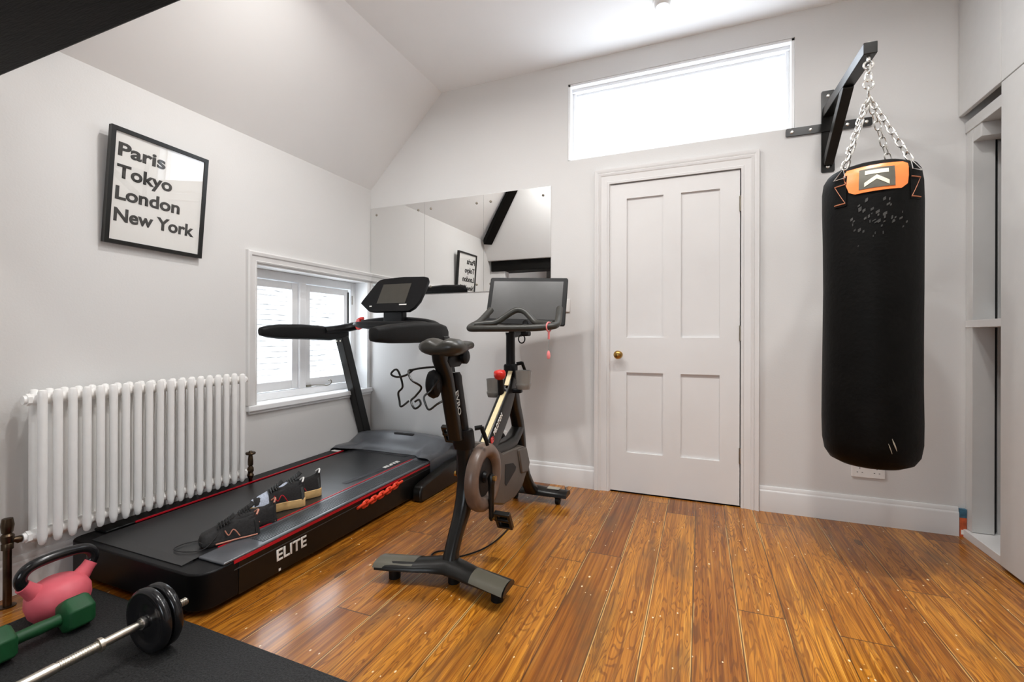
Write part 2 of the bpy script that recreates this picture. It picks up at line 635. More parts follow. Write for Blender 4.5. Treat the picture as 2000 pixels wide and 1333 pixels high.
def sweep(mb, path, prof, to3):
    """mitred sweep: path = 2D axis-aligned points, prof = (offset to the left of travel, height)"""
    n = len(path)
    P = [V((*p, 0)) for p in path]
    rings = []
    for i in range(n):
        d0 = (P[i] - P[i - 1]).normalized() if i > 0 else (P[1] - P[0]).normalized()
        d1 = (P[i + 1] - P[i]).normalized() if i < n - 1 else d0
        n0, n1 = V((-d0.y, d0.x, 0)), V((-d1.y, d1.x, 0))
        mt = (n0 + n1)
        mt = mt / max(1e-6, mt.dot(n0))
        rings.append([to3(P[i].x + mt.x * o, P[i].y + mt.y * o, h) for o, h in prof])
    mb.quadring(rings)


# ------------------------------------------------------------------ the room
RX = 3.66
ZS, ZC = 2.173, 2.83
SX = ZC - ZS
mb = MB()
mb.box(-0.02, 4.4, -4.6, 0.02, -0.1, 0)
struct(mb.build('floor', FLOORM), 'worn varnished orange pine floorboards', 'floor')

mb = MB()
WIN = (-1.035, -0.012, 0.575, 1.425)
wall_with_holes(mb, 'x', -0.3, 0, -4.6, 0.0, -0.1, ZS + 0.01, [WIN])
struct(mb.build('wall_left', PAINT))
mb = MB()
DOORH = (1.905, 2.682, 0.0, 1.992)
TRAN = (1.631, 2.946, 2.176, 2.69)
wall_with_holes(mb, 'y', 0, 0.22, -0.3, 4.5, -0.1, 3.0, [DOORH, TRAN])
struct(mb.build('wall_back', PAINT))
mb = MB()
mb.box(4.3, 4.4, -4.6, 0, -0.1, 3.0)
struct(mb.build('wall_right', PAINT))
mb = MB()
wall_with_holes(mb, 'y', -4.7, -4.6, -0.3, 4.4, -0.1, 3.0, [(1.2, 2.5, 0.55, 1.55)])  # hole for the added fill window
struct(mb.build('wall_rear', mat('fill_cutting_wall_dark', (0.12, 0.115, 0.11), 0.8)))  # unseen wall made dark to cut the bounced fill light
mb = MB()
mb.box(0, 0.2, -2.42, -2.3, 0, 1.96)
struct(mb.build('wall_pier', PAINT))

mb = MB()
mb.box(SX, 4.4, -1.63, 0.05, ZC, ZC + 0.1)
# slope over the left wall
mb.prism([(-0.05, ZS - 0.05), (SX + 0.003, ZC + 0.003), (SX, ZC + 0.1), (-0.15, ZS + 0.05)], 'y', -2.3, 0.05)
# hip slope at the rear, above the tie beam
mb.prism([(-2.22, 1.94), (-1.625, 2.835), (-1.66, 2.93), (-2.32, 1.96)], 'x', -0.05, 4.4)
mb.box(-0.3, 4.4, -4.65, -2.25, 2.4, 2.5)
mb.box(-0.3, 4.4, -2.32, -2.22, 1.94, 2.45)
struct(mb.build('ceiling', CEIL), 'white plastered ceiling sloping down to the left wall', 'ceiling')

mb = MB()
mb.prism([(-2.27, 1.965), (-2.272, 1.812), (-2.5, 1.81), (-2.5, 1.965)], 'x', 0.02, 4.3)
struct(mb.build('beam', WOODB, bevel=0.006), 'black stained horizontal tie beam crossing the top left corner', 'beam')
mb = MB()
hd = (V((0.45, -1.82, 2.62)) - V((0.0, -2.13, 2.12)))
p0 = V((0.0, -2.13, 2.12))
sidev = V((0.75, -0.55, 0)).normalized() * 0.055
dn = hd.cross(sidev).normalized() * 0.08
if dn.z > 0:
    dn = -dn
rings = []
for t in (0.10, 1.42):
    c = p0 + hd * t + dn * 0.15
    rings.append([c - sidev, c + sidev, c + sidev * 0.9 + dn, c - sidev * 0.9 + dn])
mb.loft(rings)
struct(mb.build('hip_rafter', WOODB, bevel=0.004), 'black stained sloping rafter reflected in the mirror', 'beam')

# skirting boards
SK = [(0, 0), (0, 0.143), (0.006, 0.143), (0.010, 0.137), (0.012, 0.122), (0.016, 0.118), (0.018, 0.112), (0.018, 0)]
for nm, xa, xb in (('baseboard_back', 0.0, 1.815), ('baseboard_back_right', 2.772, 3.66)):
    mb = MB()
    mb.prism([(-d, z) for d, z in SK], 'x', xa, xb)
    struct(mb.build(nm, TRIM))
mb = MB()
mb.prism([(d, z) for d, z in SK], 'y', -2.3, -0.02)
struct(mb.build('baseboard_left', TRIM))

# door and its architrave
DX0, DX1, DZ = 1.917, 2.670, 1.98
mb = MB()
xs = (DX0, 2.019, 2.242, 2.345, 2.563, DX1)
for a, b_ in ((0, 1), (2, 3), (4, 5)):
    mb.box(xs[a], xs[b_], 0.002, 0.042, 0.008, DZ)
for a, b_ in ((1, 2), (3, 4)):
    for z0, z1 in ((0.008, 0.258), (0.77, 0.993), (1.882, DZ)):
        mb.box(xs[a], xs[b_], 0.002, 0.042, z0, z1)
    for z0, z1 in ((0.258, 0.77), (0.993, 1.882)):
        mb.box(xs[a] - 0.005, xs[b_] + 0.005, 0.016, 0.034, z0 - 0.005, z1 + 0.005)
door = struct(mb.build('door_1', TRIM), 'white painted four panel door', 'door')
mb = MB()
mb.lathe([(0.0, 0.066), (0.014, 0.065), (0.023, 0.059), (0.027, 0.050), (0.025, 0.040), (0.017, 0.031), (0.010, 0.024), (0.009, 0.006), (0.021, 0.004), (0.023, 0.0)], 28,
         Matrix.Translation((1.972, 0.002, 0.883)) @ Matrix.Rotation(PI / 2, 4, 'X'))
k = mb.build('door_knob', BRASS, door)
k['label'] = 'round brass knob'
for z in (0.30, 1.02, 1.78):
    mb = MB()
    mb.cyl((DX1 + 0.004, -0.004, z - 0.045), (DX1 + 0.004, -0.004, z + 0.045), 0.006, 10)
    mb.box(DX1 - 0.004, DX1 + 0.012, -0.002, 0.004, z - 0.045, z + 0.045)
    mb.build('hinge', IRON, door)
mb = MB()
mb.box(1.905, 1.917, 0.0, 0.12, 0.0, 1.992)
mb.box(2.676, 2.682, 0.0, 0.12, 0.0, 1.992)
mb.box(1.905, 2.682, 0.0, 0.12, 1.986, 1.992)
mb.box(1.9, 2.69, 0.06, 0.2, -0.02, 2.0)
struct(mb.build('trim_5', TRIM))
ARCH = [(0.0, 0), (0.0, 0.013), (0.012, 0.016), (0.016, 0.012), (0.050, 0.016), (0.056, 0.022), (0.066, 0.026), (0.070, 0.021), (0.080, 0.028), (0.092, 0.03), (0.094, 0.024), (0.094, 0)]
mb = MB()
sweep(mb, [(2.6755, 0.0), (2.6755, 1.984), (1.9105, 1.984), (1.9105, 0.0)], [(-o, h) for o, h in ARCH], lambda x, z, h: V((x, -h, z)))
struct(mb.build('trim_1', TRIM))

# transom window over the door
mb = MB()
x0, x1, z0, z1 = TRAN
FW = 0.016
mb.box(x0, x0 + FW, 0.006, 0.2, z0, z1)
mb.box(x1 - FW, x1, 0.006, 0.2, z0, z1)
mb.box(x0, x1, 0.006, 0.2, z1 - FW, z1)
mb.box(x0, x1, 0.006, 0.2, z0, z0 + 0.008)
for d in (0.05, 0.09):
    e = FW + (d - 0.03) * 0.35
    mb.box(x0 + FW, x1 - FW, d, 0.14, z1 - e - 0.012, z1 - e + 0.01)
mb.box(x0 + FW, x0 + FW + 0.02, 0.07, 0.14, z0, z1)
mb.box(x1 - FW - 0.02, x1 - FW, 0.07, 0.14, z0, z1)
w2 = struct(mb.build('window_2', WINLIT, bevel=0.002), 'long fluted glass transom window above the door', 'window')
mb = MB()
nf = 110
fw = (x1 - x0 - 2 * FW) / nf
xx = []
for i in range(nf):
    for q in range(4):
        t = q / 4
        xx.append((x0 + FW + (i + t) * fw, 0.115 - 0.004 * math.sin(PI * t)))
xx.append((x1 - FW, 0.115))
mb.quadring([[V((x, y, z0 + 0.008)) for x, y in xx], [V((x, y, z1 - FW)) for x, y in xx]], closed_ring=False, cap=False)
g = mb.build('glass', RIBGLASS, w2, sharp=3)
g['label'] = 'fluted glass pane'

# left window: casing, frame, two casements
mb = MB()
AR2 = [(0.0, 0), (0.0, 0.010), (0.008, 0.014), (0.012, 0.010), (0.036, 0.013), (0.042, 0.020), (0.058, 0.024), (0.066, 0.02), (0.068, 0)]
sweep(mb, [(-1.035, 0.59), (-1.035, 1.437), (-0.001, 1.437)], AR2, lambda y, z, h: V((h, y, z)))
struct(mb.build('trim_2', TRIM))
mb = MB()
mb.box(-0.14, 0.028, -1.10, -0.003, 0.553, 0.588)
mb.box(-0.001, 0.014, -1.09, -0.003, 0.535, 0.553)
struct(mb.build('trim_3', WINLIT, bevel=0.006), 'white window sill', 'sill')
mb = MB()
XF0, XF1 = -0.18, -0.12
y0, y1, z0, z1 = -1.035, -0.04, 0.588, 1.425
mb.box(XF0, XF1, y0, y0 + 0.045, z0, z1)
mb.box(XF0, XF1, y1 - 0.045, y1, z0, z1)
mb.box(XF0, XF1 - 0.002, y0 + 0.045, y1 - 0.045, z1 - 0.055, z1)
mb.box(XF0, XF1 + 0.01, y0 + 0.045, y1 - 0.045, z0, z0 + 0.045)
mb.box(XF0, XF1 + 0.004, -0.60, -0.545, z0 + 0.045, z1 - 0.055)
w1 = struct(mb.build('window_1', WINLIT, bevel=0.004), 'white casement window beside the radiator', 'window')


def casement(ya, yb, gap=0.0):
    mb = MB()
    s = 0.05
    xa, xb = -0.175, -0.132
    za, zb = z0 + 0.05, z1 - 0.06
    mb.box(xa, xb, ya, ya + s, za, zb)
    mb.box(xa, xb, yb - s, yb, za, zb)
    mb.box(xa + 0.001, xb - 0.001, ya + s, yb - s, zb - s, zb)
    mb.box(xa + 0.001, xb - 0.001, ya + s, yb - s, za, za + s + 0.01)
    c = mb.build('casement', WINLIT, w1, bevel=0.004)
    mb = MB()
    mb.box(-0.156, -0.152, ya + s - 0.005, yb - s + 0.005, za + s, zb - s + 0.005)
    mb.build('glass', GLASS, c)
    return c


casement(-0.985, -0.602)
c2 = casement(-0.543, -0.105)
mb = MB()
mb.tube(spline([(-0.118, -0.53, 0.648), (-0.112, -0.42, 0.642), (-0.108, -0.34, 0.636), (-0.105, -0.315, 0.655), (-0.106, -0.325, 0.672), (-0.108, -0.34, 0.668)], 6), 0.004, 8)
mb.box(-0.122, -0.112, -0.54, -0.50, 0.638, 0.652)
lt = mb.build('casement_stay', IRON, w1)
mb = MB()
mb.box(-0.133, -0.127, -0.118, -0.106, 0.66, 1.345)
mb.build('sash_gap_shade', DARKIN, w1)  # dark strip painting the shade in the gap beside the casement
mb = MB()
mb.box(-0.121, -0.116, -0.082, -0.076, 1.25, 1.32)
mb.build('hinge', IRON, w1)
# reveal lining on the right side of the left window
mb = MB()
mb.box(-0.3, -0.001, -0.04, -0.012, 0.575, 1.425)
struct(mb.build('trim_4', WINLIT))

# the tiled roof seen outside the window
mb = MB()
for i in range(46):
    zz = -1.2 + i * 0.085
    xx_ = -2.6 - i * 0.05
    n = 60
    low = [(xx_ + 0.05 + random.uniform(-0.006, 0.006), -3.0 + 7.0 * j / n, zz + random.uniform(-0.007, 0.007)) for j in range(n + 1)]
    hi = [(xx_ - 0.03, -3.0 + 7.0 * j / n, zz + 0.10) for j in range(n + 1)]
    und = [(p[0] - 0.03, p[1], p[2] - 0.004) for p in low]
    mb.quadring([[V(p) for p in und], [V(p) for p in low], [V(p) for p in hi]], closed_ring=False, cap=False)
tag(mb.build('tiled_roof', TILEM), 'pale weathered tiled roof outside the casement window', 'roof')

# made-up, unseen window added behind the camera for soft frontal fill
mb = MB()
for b in ((1.2, 1.25, 0.55, 1.55), (2.45, 2.5, 0.55, 1.55), (1.25, 2.45, 0.55, 0.6), (1.25, 2.45, 1.5, 1.55), (1.83, 1.87, 0.6, 1.5)):
    mb.box(b[0], b[1], -4.68, -4.62, b[2], b[3])
w3 = struct(mb.build('added_fill_window', WINLIT, bevel=0.003))
mb = MB()
mb.box(1.24, 2.46, -4.652, -4.648, 0.59, 1.51)
mb.build('glass', GLASS, w3)

# ------------------------------------------------------------------ mirrors
for nm, a, b_, ty, lab in ((0, 0.0076, 0.5096, 0.0, 'frameless mirror panel nearest the left wall'),
                          (1, 0.511, 1.0082, 0.0, 'middle frameless mirror panel showing the framed print'),
                          (2, 1.0096, 1.5145, 0.0, 'right frameless mirror panel showing the black beams')):
    mb = MB()
    mb.box(a, b_, -0.0062, -0.0012, 1.322, 2.0215)
    mo = tag(mb.build('wall_mirror', MIRRORM), lab, 'mirror', 'frameless mirror panels on the back wall')
    for sx in (a + 0.055, b_ - 0.055):
        for sz in (1.375, 1.965):
            mb = MB()
            mb.lathe([(0.0, 0.007), (0.005, 0.006), (0.009, 0.002), (0.009, 0)], 14, Matrix.Translation((sx, -0.0062, sz)) @ Matrix.Rotation(PI / 2, 4, 'X'))
            mb.build('screw_cap', IRON, mo)

# ------------------------------------------------------------------ framed print
TL, TR, BL, BR = V((0.066, -1.790, 1.930)), V((0.066, -1.358, 1.922)), V((0.027, -1.812, 1.415)), V((0.027, -1.384, 1.405))
pic = thing('framed_print', 'black framed typographic print of city names leaning off the left wall', 'picture', (0.03, -1.59, 1.41))
Mx = frame_matrix((TL + TR + BL + BR) / 4, (TR - TL) + (BR - BL), (TL - BL) + (TR - BR))
pw, ph = ((TR - TL).length + (BR - BL).length) / 2, ((TL - BL).length + (TR - BR).length) / 2
mb = MB()
fwid, dep = 0.018, 0.024
for a, b_, c, d in ((-pw / 2, pw / 2, ph / 2 - fwid, ph / 2), (-pw / 2, pw / 2, -ph / 2, -ph / 2 + fwid),
                    (-pw / 2, -pw / 2 + fwid, -ph / 2 + fwid, ph / 2 - fwid), (pw / 2 - fwid, pw / 2, -ph / 2 + fwid, ph / 2 - fwid)):
    mb.box(a, b_, c, d, -dep, 0, Mx)
mb.build('frame', SATIN, pic)
mb = MB()
mb.box(-pw / 2 + fwid - 0.002, pw / 2 - fwid + 0.002, -ph / 2 + fwid - 0.002, ph / 2 - fwid + 0.002, -0.012, -0.009, Mx)
pr_ = mb.build('print', PAPER, pic)
for i, (line, wd) in enumerate((('Paris', 0.197), ('Tokyo', 0.233), ('London', 0.276), ('New York', 0.352))):
    zb = ph / 2 - 0.121 - i * 0.0975
    text_obj('lettering', line, 0.082, Mx @ Matrix.Translation((-pw / 2 + 0.033, zb, -0.0085)), INK, pr_, bold=0.0026, width=wd, extrude=0.0)
mb = MB()
mb.box(-pw / 2 + fwid - 0.001, pw / 2 - fwid + 0.001, -ph / 2 + fwid - 0.001, ph / 2 - fwid + 0.001, -0.0065, -0.0050, Mx)
mb.build('glazing', GLASS, pic)

# ------------------------------------------------------------------ radiator
rad = thing('column_radiator', 'white column radiator on the left wall behind the treadmill', 'radiator', (0.09, -1.635, 0.19))
PITCH = 0.0462
Y0 = -2.050
sec0 = None
for i in range(19):
    if sec0 is None:
        mb = MB()
        for cx in (0.125, 0.062):
            mb.tube([(cx, Y0, 0.198), (cx, Y0, 0.205), (cx, Y0, 0.225), (cx, Y0, 0.76), (cx, Y0, 0.78), (cx, Y0, 0.788), (cx, Y0, 0.791)],
                    [0.006, 0.0115, 0.0145, 0.0145, 0.0145, 0.0115, 0.006], 14)
        for zz in (0.235, 0.755):
            mb.tube([(0.055, Y0, zz), (0.13, Y0, zz)], 0.018, 12, flat=(1.15, 0.75))
            mb.cyl((0.094, Y0 - PITCH / 2, zz), (0.094, Y0 + PITCH / 2, zz), 0.021, 14)
        sec0 = mb.build('section', RADW, rad)
    else:
        o = sec0.copy()
        COL.objects.link(o)
        o.parent = rad
        o.matrix_parent_inverse = Matrix.Translation(-rad.location)
        o.location = (0, PITCH * i, 0)
for yy, s in ((Y0 - PITCH / 2, -1), (Y0 + PITCH * 18.5, 1)):
    for zz in (0.235, 0.755):
        mb = MB()
        mb.cyl((0.094, yy, zz), (0.094, yy + s * 0.012, zz), 0.023, 6)
        mb.cyl((0.094, yy + s * 0.012, zz), (0.094, yy + s * 0.022, zz), 0.017, 14)
        mb.build('bush', RADW, rad)
ya = Y0 - PITCH / 2 - 0.02
mb = MB()
yv = -2.135
mb.lathe([(0.024, 0.004), (0.024, 0.0), (0.012, 0.0), (0.012, 0.21), (0.017, 0.212), (0.017, 0.232), (0.015, 0.235), (0.019, 0.25), (0.019, 0.262), (0.012, 0.27), (0.016, 0.275), (0.019, 0.30), (0.015, 0.325), (0.0, 0.327)], 16,
         Matrix.Translation((0.094, yv, 0.0)))
mb.tube([(0.094, yv, 0.242), (0.094, yv + 0.02, 0.24), (0.094, yv + 0.03, 0.236), (0.094, ya - 0.004, 0.235)], [0.010, 0.010, 0.014, 0.012], 14)
v = mb.build('valve', OLDBRASS, rad)
v['label'] = 'aged brass valve on its pipe'
mb = MB()
yb = Y0 + PITCH * 18.5 + 0.02
yv = yb + 0.032
mb.tube([(0.094, yb, 0.235), (0.094, yv, 0.235)], [0.013, 0.010], 14)
mb.lathe([(0.010, 0.0), (0.010, 0.19), (0.016, 0.2), (0.018, 0.21), (0.012, 0.222), (0.017, 0.232), (0.016, 0.25), (0.011, 0.258), (0.010, 0.262), (0.014, 0.268), (0.014, 0.29), (0.011, 0.32), (0.009, 0.324), (0.0, 0.326)], 16,
         Matrix.Translation((0.094, yv, 0.0)))
mb.lathe([(0.0, 0.347), (0.008, 0.346), (0.012, 0.338), (0.024, 0.339), (0.027, 0.333), (0.024, 0.327), (0.0, 0.326)], 16, Matrix.Translation((0.094, yv, 0.0)))
v = mb.build('valve', OLDBRASS, rad)
v['label'] = 'aged brass valve with a wheel head'

# ------------------------------------------------------------------ treadmill
tm = thing('treadmill', 'black treadmill with red trim lines along the left wall', 'treadmill', (0.43, -1.0, 0.0))
TX0, TX1 = 0.025, 0.84
TY0 = -1.93


def zt(y):
    return 0.157 + 0.0165 * (y + 1.93)


mb = MB()   # side frames and pan


def skirt(mb, xa, xb, ya, yb, zlo):
    mb.loft([[(xa, ya, zlo), (xb, ya, zlo), (xb, ya, zt(ya) - 0.004), (xa, ya, zt(ya) - 0.004)],
             [(xa, yb, zlo), (xb, yb, zlo), (xb, yb, zt(yb) - 0.004), (xa, yb, zt(yb) - 0.004)]])


skirt(mb, 0.80, TX1, -1.78, -0.20, 0.018)
skirt(mb, TX0, 0.065, -1.78, -0.20, 0.018)
mb.box(0.065, 0.80, -1.75, -0.3, 0.04, 0.12)
for xx_ in (0.1, 0.72):
    for yy in (-1.7, -0.25):
        mb.cyl((xx_, yy, 0), (xx_, yy, 0.05), 0.03, 16)
mb.build('deck_frame', SATIN, tm, bevel=0.004)
# rear end cap
mb = MB()
out = [(TX0, -1.78)] + [(TX0 + 0.05 - 0.05 * math.cos(a), TY0 + 0.05 - 0.05 * math.sin(a)) for a in [PI / 2 * k / 6 for k in range(7)]] + \
      [(TX1 - 0.07 + 0.07 * math.sin(a), TY0 + 0.07 - 0.07 * math.cos(a)) for a in [PI / 2 * k / 6 for k in range(7)]] + [(TX1, -1.78)]
mb.prism(out, 'z', 0.02, zt(-1.85) - 0.004)
mb.build('end_cap', BLACK, tm, bevel=0.006)
mb = MB()
mb.loft([[(0.135, -1.90, zt(-1.9) + 0.0), (0.70, -1.90, zt(-1.9) + 0.0), (0.70, -1.86, zt(-1.86) + 0.003), (0.135, -1.86, zt(-1.86) + 0.003)],
         [(0.135, -1.90, 0.07), (0.70, -1.90, 0.07), (0.70, -1.86, 0.07), (0.135, -1.86, 0.07)]])
mb.loft([[(0.135, -1.86, zt(-1.86) + 0.003), (0.70, -1.86, zt(-1.86) + 0.003)], [(0.135, -0.2, zt(-0.2) + 0.003), (0.70, -0.2, zt(-0.2) + 0.003)]], closed_ring=False, cap=False)
mb.build('running_belt', BELT, tm)


def strip(mb, xa, xb, ya, yb, h0, h1):
    mb.loft([[(xa, ya, zt(ya) + h0), (xb, ya, zt(ya) + h0), (xb, ya, zt(ya) + h1), (xa, ya, zt(ya) + h1)],
             [(xa, yb, zt(yb) + h0), (xb, yb, zt(yb) + h0), (xb, yb, zt(yb) + h1), (xa, yb, zt(yb) + h1)]])


for xa, xb in ((TX0, 0.112), (0.70, TX1)):
    mb = MB()
    strip(mb, xa, xb, -1.84, -0.36, -0.004, 0.006)
    o = mb.build('side_rail', GREYB if xa > 0.5 else BLACK, tm, bevel=0.004)
mb = MB()
for i in range(9):
    strip(mb, 0.722 + i * 0.0115, 0.728 + i * 0.0115, -1.66, -0.46, 0.005, 0.0082)
mb.build('foot_grip', GRIP, tm)
mb = MB()
strip(mb, 0.110, 0.117, -1.73, -0.43, 0.001, 0.0075)
mb.build('red_line', RED, tm)
mb = MB()
strip(mb, 0.694, 0.701, -1.76, -0.44, 0.001, 0.0075)
mb.build('red_line', RED, tm)
mb = MB()
for (ya, za), (yb, zb), h, mt_ in (((-1.80, 0.150), (-0.42, 0.172), 0.006, RED),):
    mb.loft([[(TX1 - 0.002, ya, za - h), (TX1 + 0.0015, ya, za - h), (TX1 + 0.0015, ya, za + h), (TX1 - 0.002, ya, za + h)],
             [(TX1 - 0.002, yb, zb - h * 0.8), (TX1 + 0.0015, yb, zb - h * 0.8), (TX1 + 0.0015, yb, zb + h * 0.8), (TX1 - 0.002, yb, zb + h * 0.8)]])
mb.build('red_line', RED, tm)
mb = MB()
mb.loft([[(TX1 - 0.002, -1.80, 0.119), (TX1 + 0.001, -1.80, 0.119), (TX1 + 0.001, -1.80, 0.1225), (TX1 - 0.002, -1.80, 0.1225)],
         [(TX1 - 0.002, -0.42, 0.148), (TX1 + 0.001, -0.42, 0.148), (TX1 + 0.001, -0.42, 0.1505), (TX1 - 0.002, -0.42, 0.1505)]])
mb.build('groove_line', GRIP, tm)
text_obj('lettering', 'ELITE', 0.066, frame_matrix((TX1 + 0.0008, -1.612, 0.069), (0, 1, 0.0165), (0, 0, 1)), LETTER, tm, bold=0.0012, width=0.155, extrude=0.0008)
mb = MB()
mb.box(TX1, TX1 + 0.001, -1.602, -1.592, 0.024, 0.034)
mb.build('maker_mark', LETTER, tm)


def hood(u, v):
    x = TX0 - 0.005 + (TX1 + 0.01 - TX0) * u
    c = (u - 0.5) * 2
    pl = 1 - min(1, max(0, (abs(c) - 0.52) / 0.3))
    pl = pl * pl * (3 - 2 * pl)
    lip = -0.455 + 0.10 * pl
    crown = 0.262 + 0.028 * (1 - c * c)
    zl = zt(lip) + 0.006 + 0.02 * (1 - pl)
    prof = [(lip, zl), (lip + 0.03, zl + 0.012), (-0.29, zl + 0.035 if pl > 0.5 else 0.215), (-0.225, crown - 0.02 - 0.015 * pl), (-0.185, crown), (-0.12, crown), (-0.075, crown - 0.02), (-0.06, 0.17), (-0.06, 0.02)]
    t = v * (len(prof) - 1)
    i = min(int(t), len(prof) - 2)
    f = t - i
    e = max(0.0, abs(c) - 0.93) / 0.07
    y = prof[i][0] * (1 - f) + prof[i + 1][0] * f
    z = prof[i][1] * (1 - f) + prof[i + 1][1] * f
    z -= 0.03 * e * e * min(1, max(0, (z - 0.18) / 0.06))
    return V((x, y, z))


mb = MB()
mb.grid(hood, 40, 24)
for xx_ in (TX0 - 0.005, TX1 + 0.005):
    u = 0 if xx_ < 0.4 else 1
    pts = [hood(u, j / 24) for j in range(25)]
    pts += [V((xx_, -0.45, 0.02))]
    mb.bm.faces.new([mb.bm.verts.new(p) for p in pts])
mb.build('motor_hood', GREYB, tm, sharp=0.9)
mb = MB()
mb.prism(rrect(0.455, -0.185, 0.17, 0.026, 0.01), 'z', 0.262, 0.2905)
mb.build('hood_slot', DARKIN, tm)  # flush dark inlay, shade of the slot given as colour
mb = MB()
for xx_ in (0.13, 0.70):
    pass
mb.loft([[(0.60, -0.98, zt(-0.98) + 0.0045), (0.635, -0.98, zt(-0.98) + 0.0045)], [(0.645, -0.34, zt(-0.34) + 0.0045), (0.695, -0.34, zt(-0.34) + 0.0045)]], closed_ring=False, cap=False)
mb.build('belt_marking', mat('belt_print', (0.012, 0.012, 0.015), 0.5), tm)
mb = MB()
mb.loft([[(0.13, -0.40, zt(-0.4) + 0.0045), (0.62, -0.40, zt(-0.4) + 0.0045)], [(0.13, -0.36, zt(-0.36) + 0.0045), (0.62, -0.36, zt(-0.36) + 0.0045)]], closed_ring=False, cap=False)
mb.build('belt_marking', MATS['belt_print'], tm)
text_obj('lettering', 'ELITE', 0.035, frame_matrix((0.655, -0.66, zt(-0.6) + 0.005), (0, 1, 0.0165), (-1, 0, 0)), LETTER, tm, bold=0.0008, width=0.15, extrude=0.0004)
mb = MB()
mb.box(0.045, 0.105, -0.475, -0.44, zt(-0.45) + 0.006, zt(-0.45) + 0.0085)
mb.build('warning_sticker', LETTER, tm)
# feet bars, uprights
for xa, xb in ((0.85, 0.915), (-0.0, 0.02)):
    if xa < 0.5:
        continue
    mb = MB()
    prof = [(-0.665, 0.02), (-0.655, 0.0), (-0.08, 0.0), (-0.08, 0.155), (-0.30, 0.15), (-0.60, 0.105), (-0.645, 0.095), (-0.662, 0.07)]
    mb.prism(prof, 'x', xa, xb)
    mb.build('base_foot', SATIN, tm, bevel=0.012, seg=3)
for cx in (0.036, 0.883):
    mb = MB()
    b0, b1 = V((cx, -0.092, 0.19)), V((cx, -0.364, 1.0))
    hw, hdp = 0.032, 0.038
    mb.loft([[b + V((sx * hw, sy * hdp, 0)) for sx, sy in ((-1, -1), (1, -1), (1, 1), (-1, 1))] for b in (b0, b1)])
    up = mb.build('upright', SATIN, tm, bevel=0.005)
    for dx in (-0.016, 0.016):
        mb = MB()
        c = b0 + (b1 - b0) * 0.955 + V((dx, -hdp + 0.002, 0))
        mb.cyl(c, c + V((0, -0.008, 0)), 0.006, 10)
        mb.build('bolt', STEEL, up)


def handrail(secs, name='handrail', m_=None, r_=0.42):
    mb = MB()
    mb.loft([[V((cx + p[0], y, cz + p[1])) for p in rrect(0, 0, w, h, min(w, h) * r_, 4)] for y, cx, cz, w, h in secs])
    return mb.build(name, m_ or RUBBER, tm, sharp=0.9)


handrail([(-1.040, 0.04, 1.026, 0.03, 0.03), (-1.035, 0.04, 1.026, 0.045, 0.05), (-0.99, 0.042, 1.026, 0.055, 0.075), (-0.91, 0.043, 1.026, 0.06, 0.092), (-0.75, 0.045, 1.026, 0.064, 0.098),
          (-0.60, 0.045, 1.022, 0.064, 0.100), (-0.50, 0.045, 1.014, 0.062, 0.092), (-0.41, 0.047, 1.012, 0.055, 0.07), (-0.34, 0.05, 1.02, 0.05, 0.055)])
handrail([(-1.035, 0.862, 1.008, 0.05, 0.062), (-1.03, 0.862, 1.008, 0.066, 0.075), (-1.00, 0.866, 1.008, 0.08, 0.085), (-0.90, 0.87, 1.012, 0.088, 0.106), (-0.75, 0.872, 1.018, 0.09, 0.120),
          (-0.57, 0.872, 1.023, 0.09, 0.126), (-0.43, 0.870, 1.022, 0.085, 0.124), (-0.34, 0.868, 1.018, 0.07, 0.105), (-0.30, 0.866, 1.012, 0.05, 0.06)], r_=0.3)
# crossbar and tray
mb = MB()
mb.tube(spline([(0.05, -0.56, 1.035), (0.06, -0.45, 1.045), (0.11, -0.35, 1.065), (0.22, -0.30, 1.092), (0.40, -0.30, 1.105), (0.60, -0.30, 1.10), (0.76, -0.32, 1.08), (0.86, -0.38, 1.05)], 6), 0.032, 12, flat=(0.95, 1.2))
mb.build('crossbar', BLACK, tm)
mb = MB()
tray = []
for z, s in ((1.045, 0.55), (1.055, 0.85), (1.075, 1.0), (1.092, 0.97), (1.097, 0.9)):
    tray.append([V((0.50 + x * s, -0.40 + y * s, z)) for x, y in rrect(0, 0, 0.56, 0.27, 0.12, 6)])
mb.loft(tray)
mb.build('tray', BLACK, tm, sharp=0.9)
mb = MB()
mb.box(0.40, 0.56, -0.36, -0.30, 1.08, 1.20)
mb.build('console_neck', BLACK, tm, bevel=0.01)
# console panel (plane tilted back)
CO = V((0.46, -0.33, 1.285))
CN = V((0.0, -math.cos(0.38), math.sin(0.38)))
CAMP = V((2.4536, -3.0048, 0.9997))


def ray(u, v):
    return F + R_ * ((u - 1000) / 900.08) - U_ * ((v - 657.8) / 900.08)


CX, CY = V((1, 0, 0)), V((0, math.sin(0.38), math.cos(0.38)))
# outline of the panel in its own plane (metres, width then height)
CPOLY = [(-0.262, -0.055), (-0.250, -0.03), (-0.165, 0.112), (-0.145, 0.128), (-0.105, 0.136), (0.06, 0.144), (0.225, 0.138), (0.258, 0.128), (0.27, 0.105), (0.262, 0.045), (0.238, -0.05), (0.205, -0.10), (0.165, -0.125),
         (-0.135, -0.125), (-0.17, -0.12), (-0.2, -0.10)]
MC = frame_matrix(CO, CX, CY)
mb = MB()
ctr = V((sum(p[0] for p in CPOLY) / len(CPOLY), sum(p[1] for p in CPOLY) / len(CPOLY), 0))
rings = []
for d, s in ((-0.05, 0.8), (-0.03, 0.96), (-0.012, 1.0), (-0.002, 1.0), (0.002, 0.985)):
    rings.append([MC @ (ctr + (V((p[0], p[1], 0)) - ctr) * s + V((0, 0, d))) for p in CPOLY])
mb.loft(rings)
con = mb.build('console', BLACK, tm, sharp=0.5)
con['label'] = 'black angular display console'
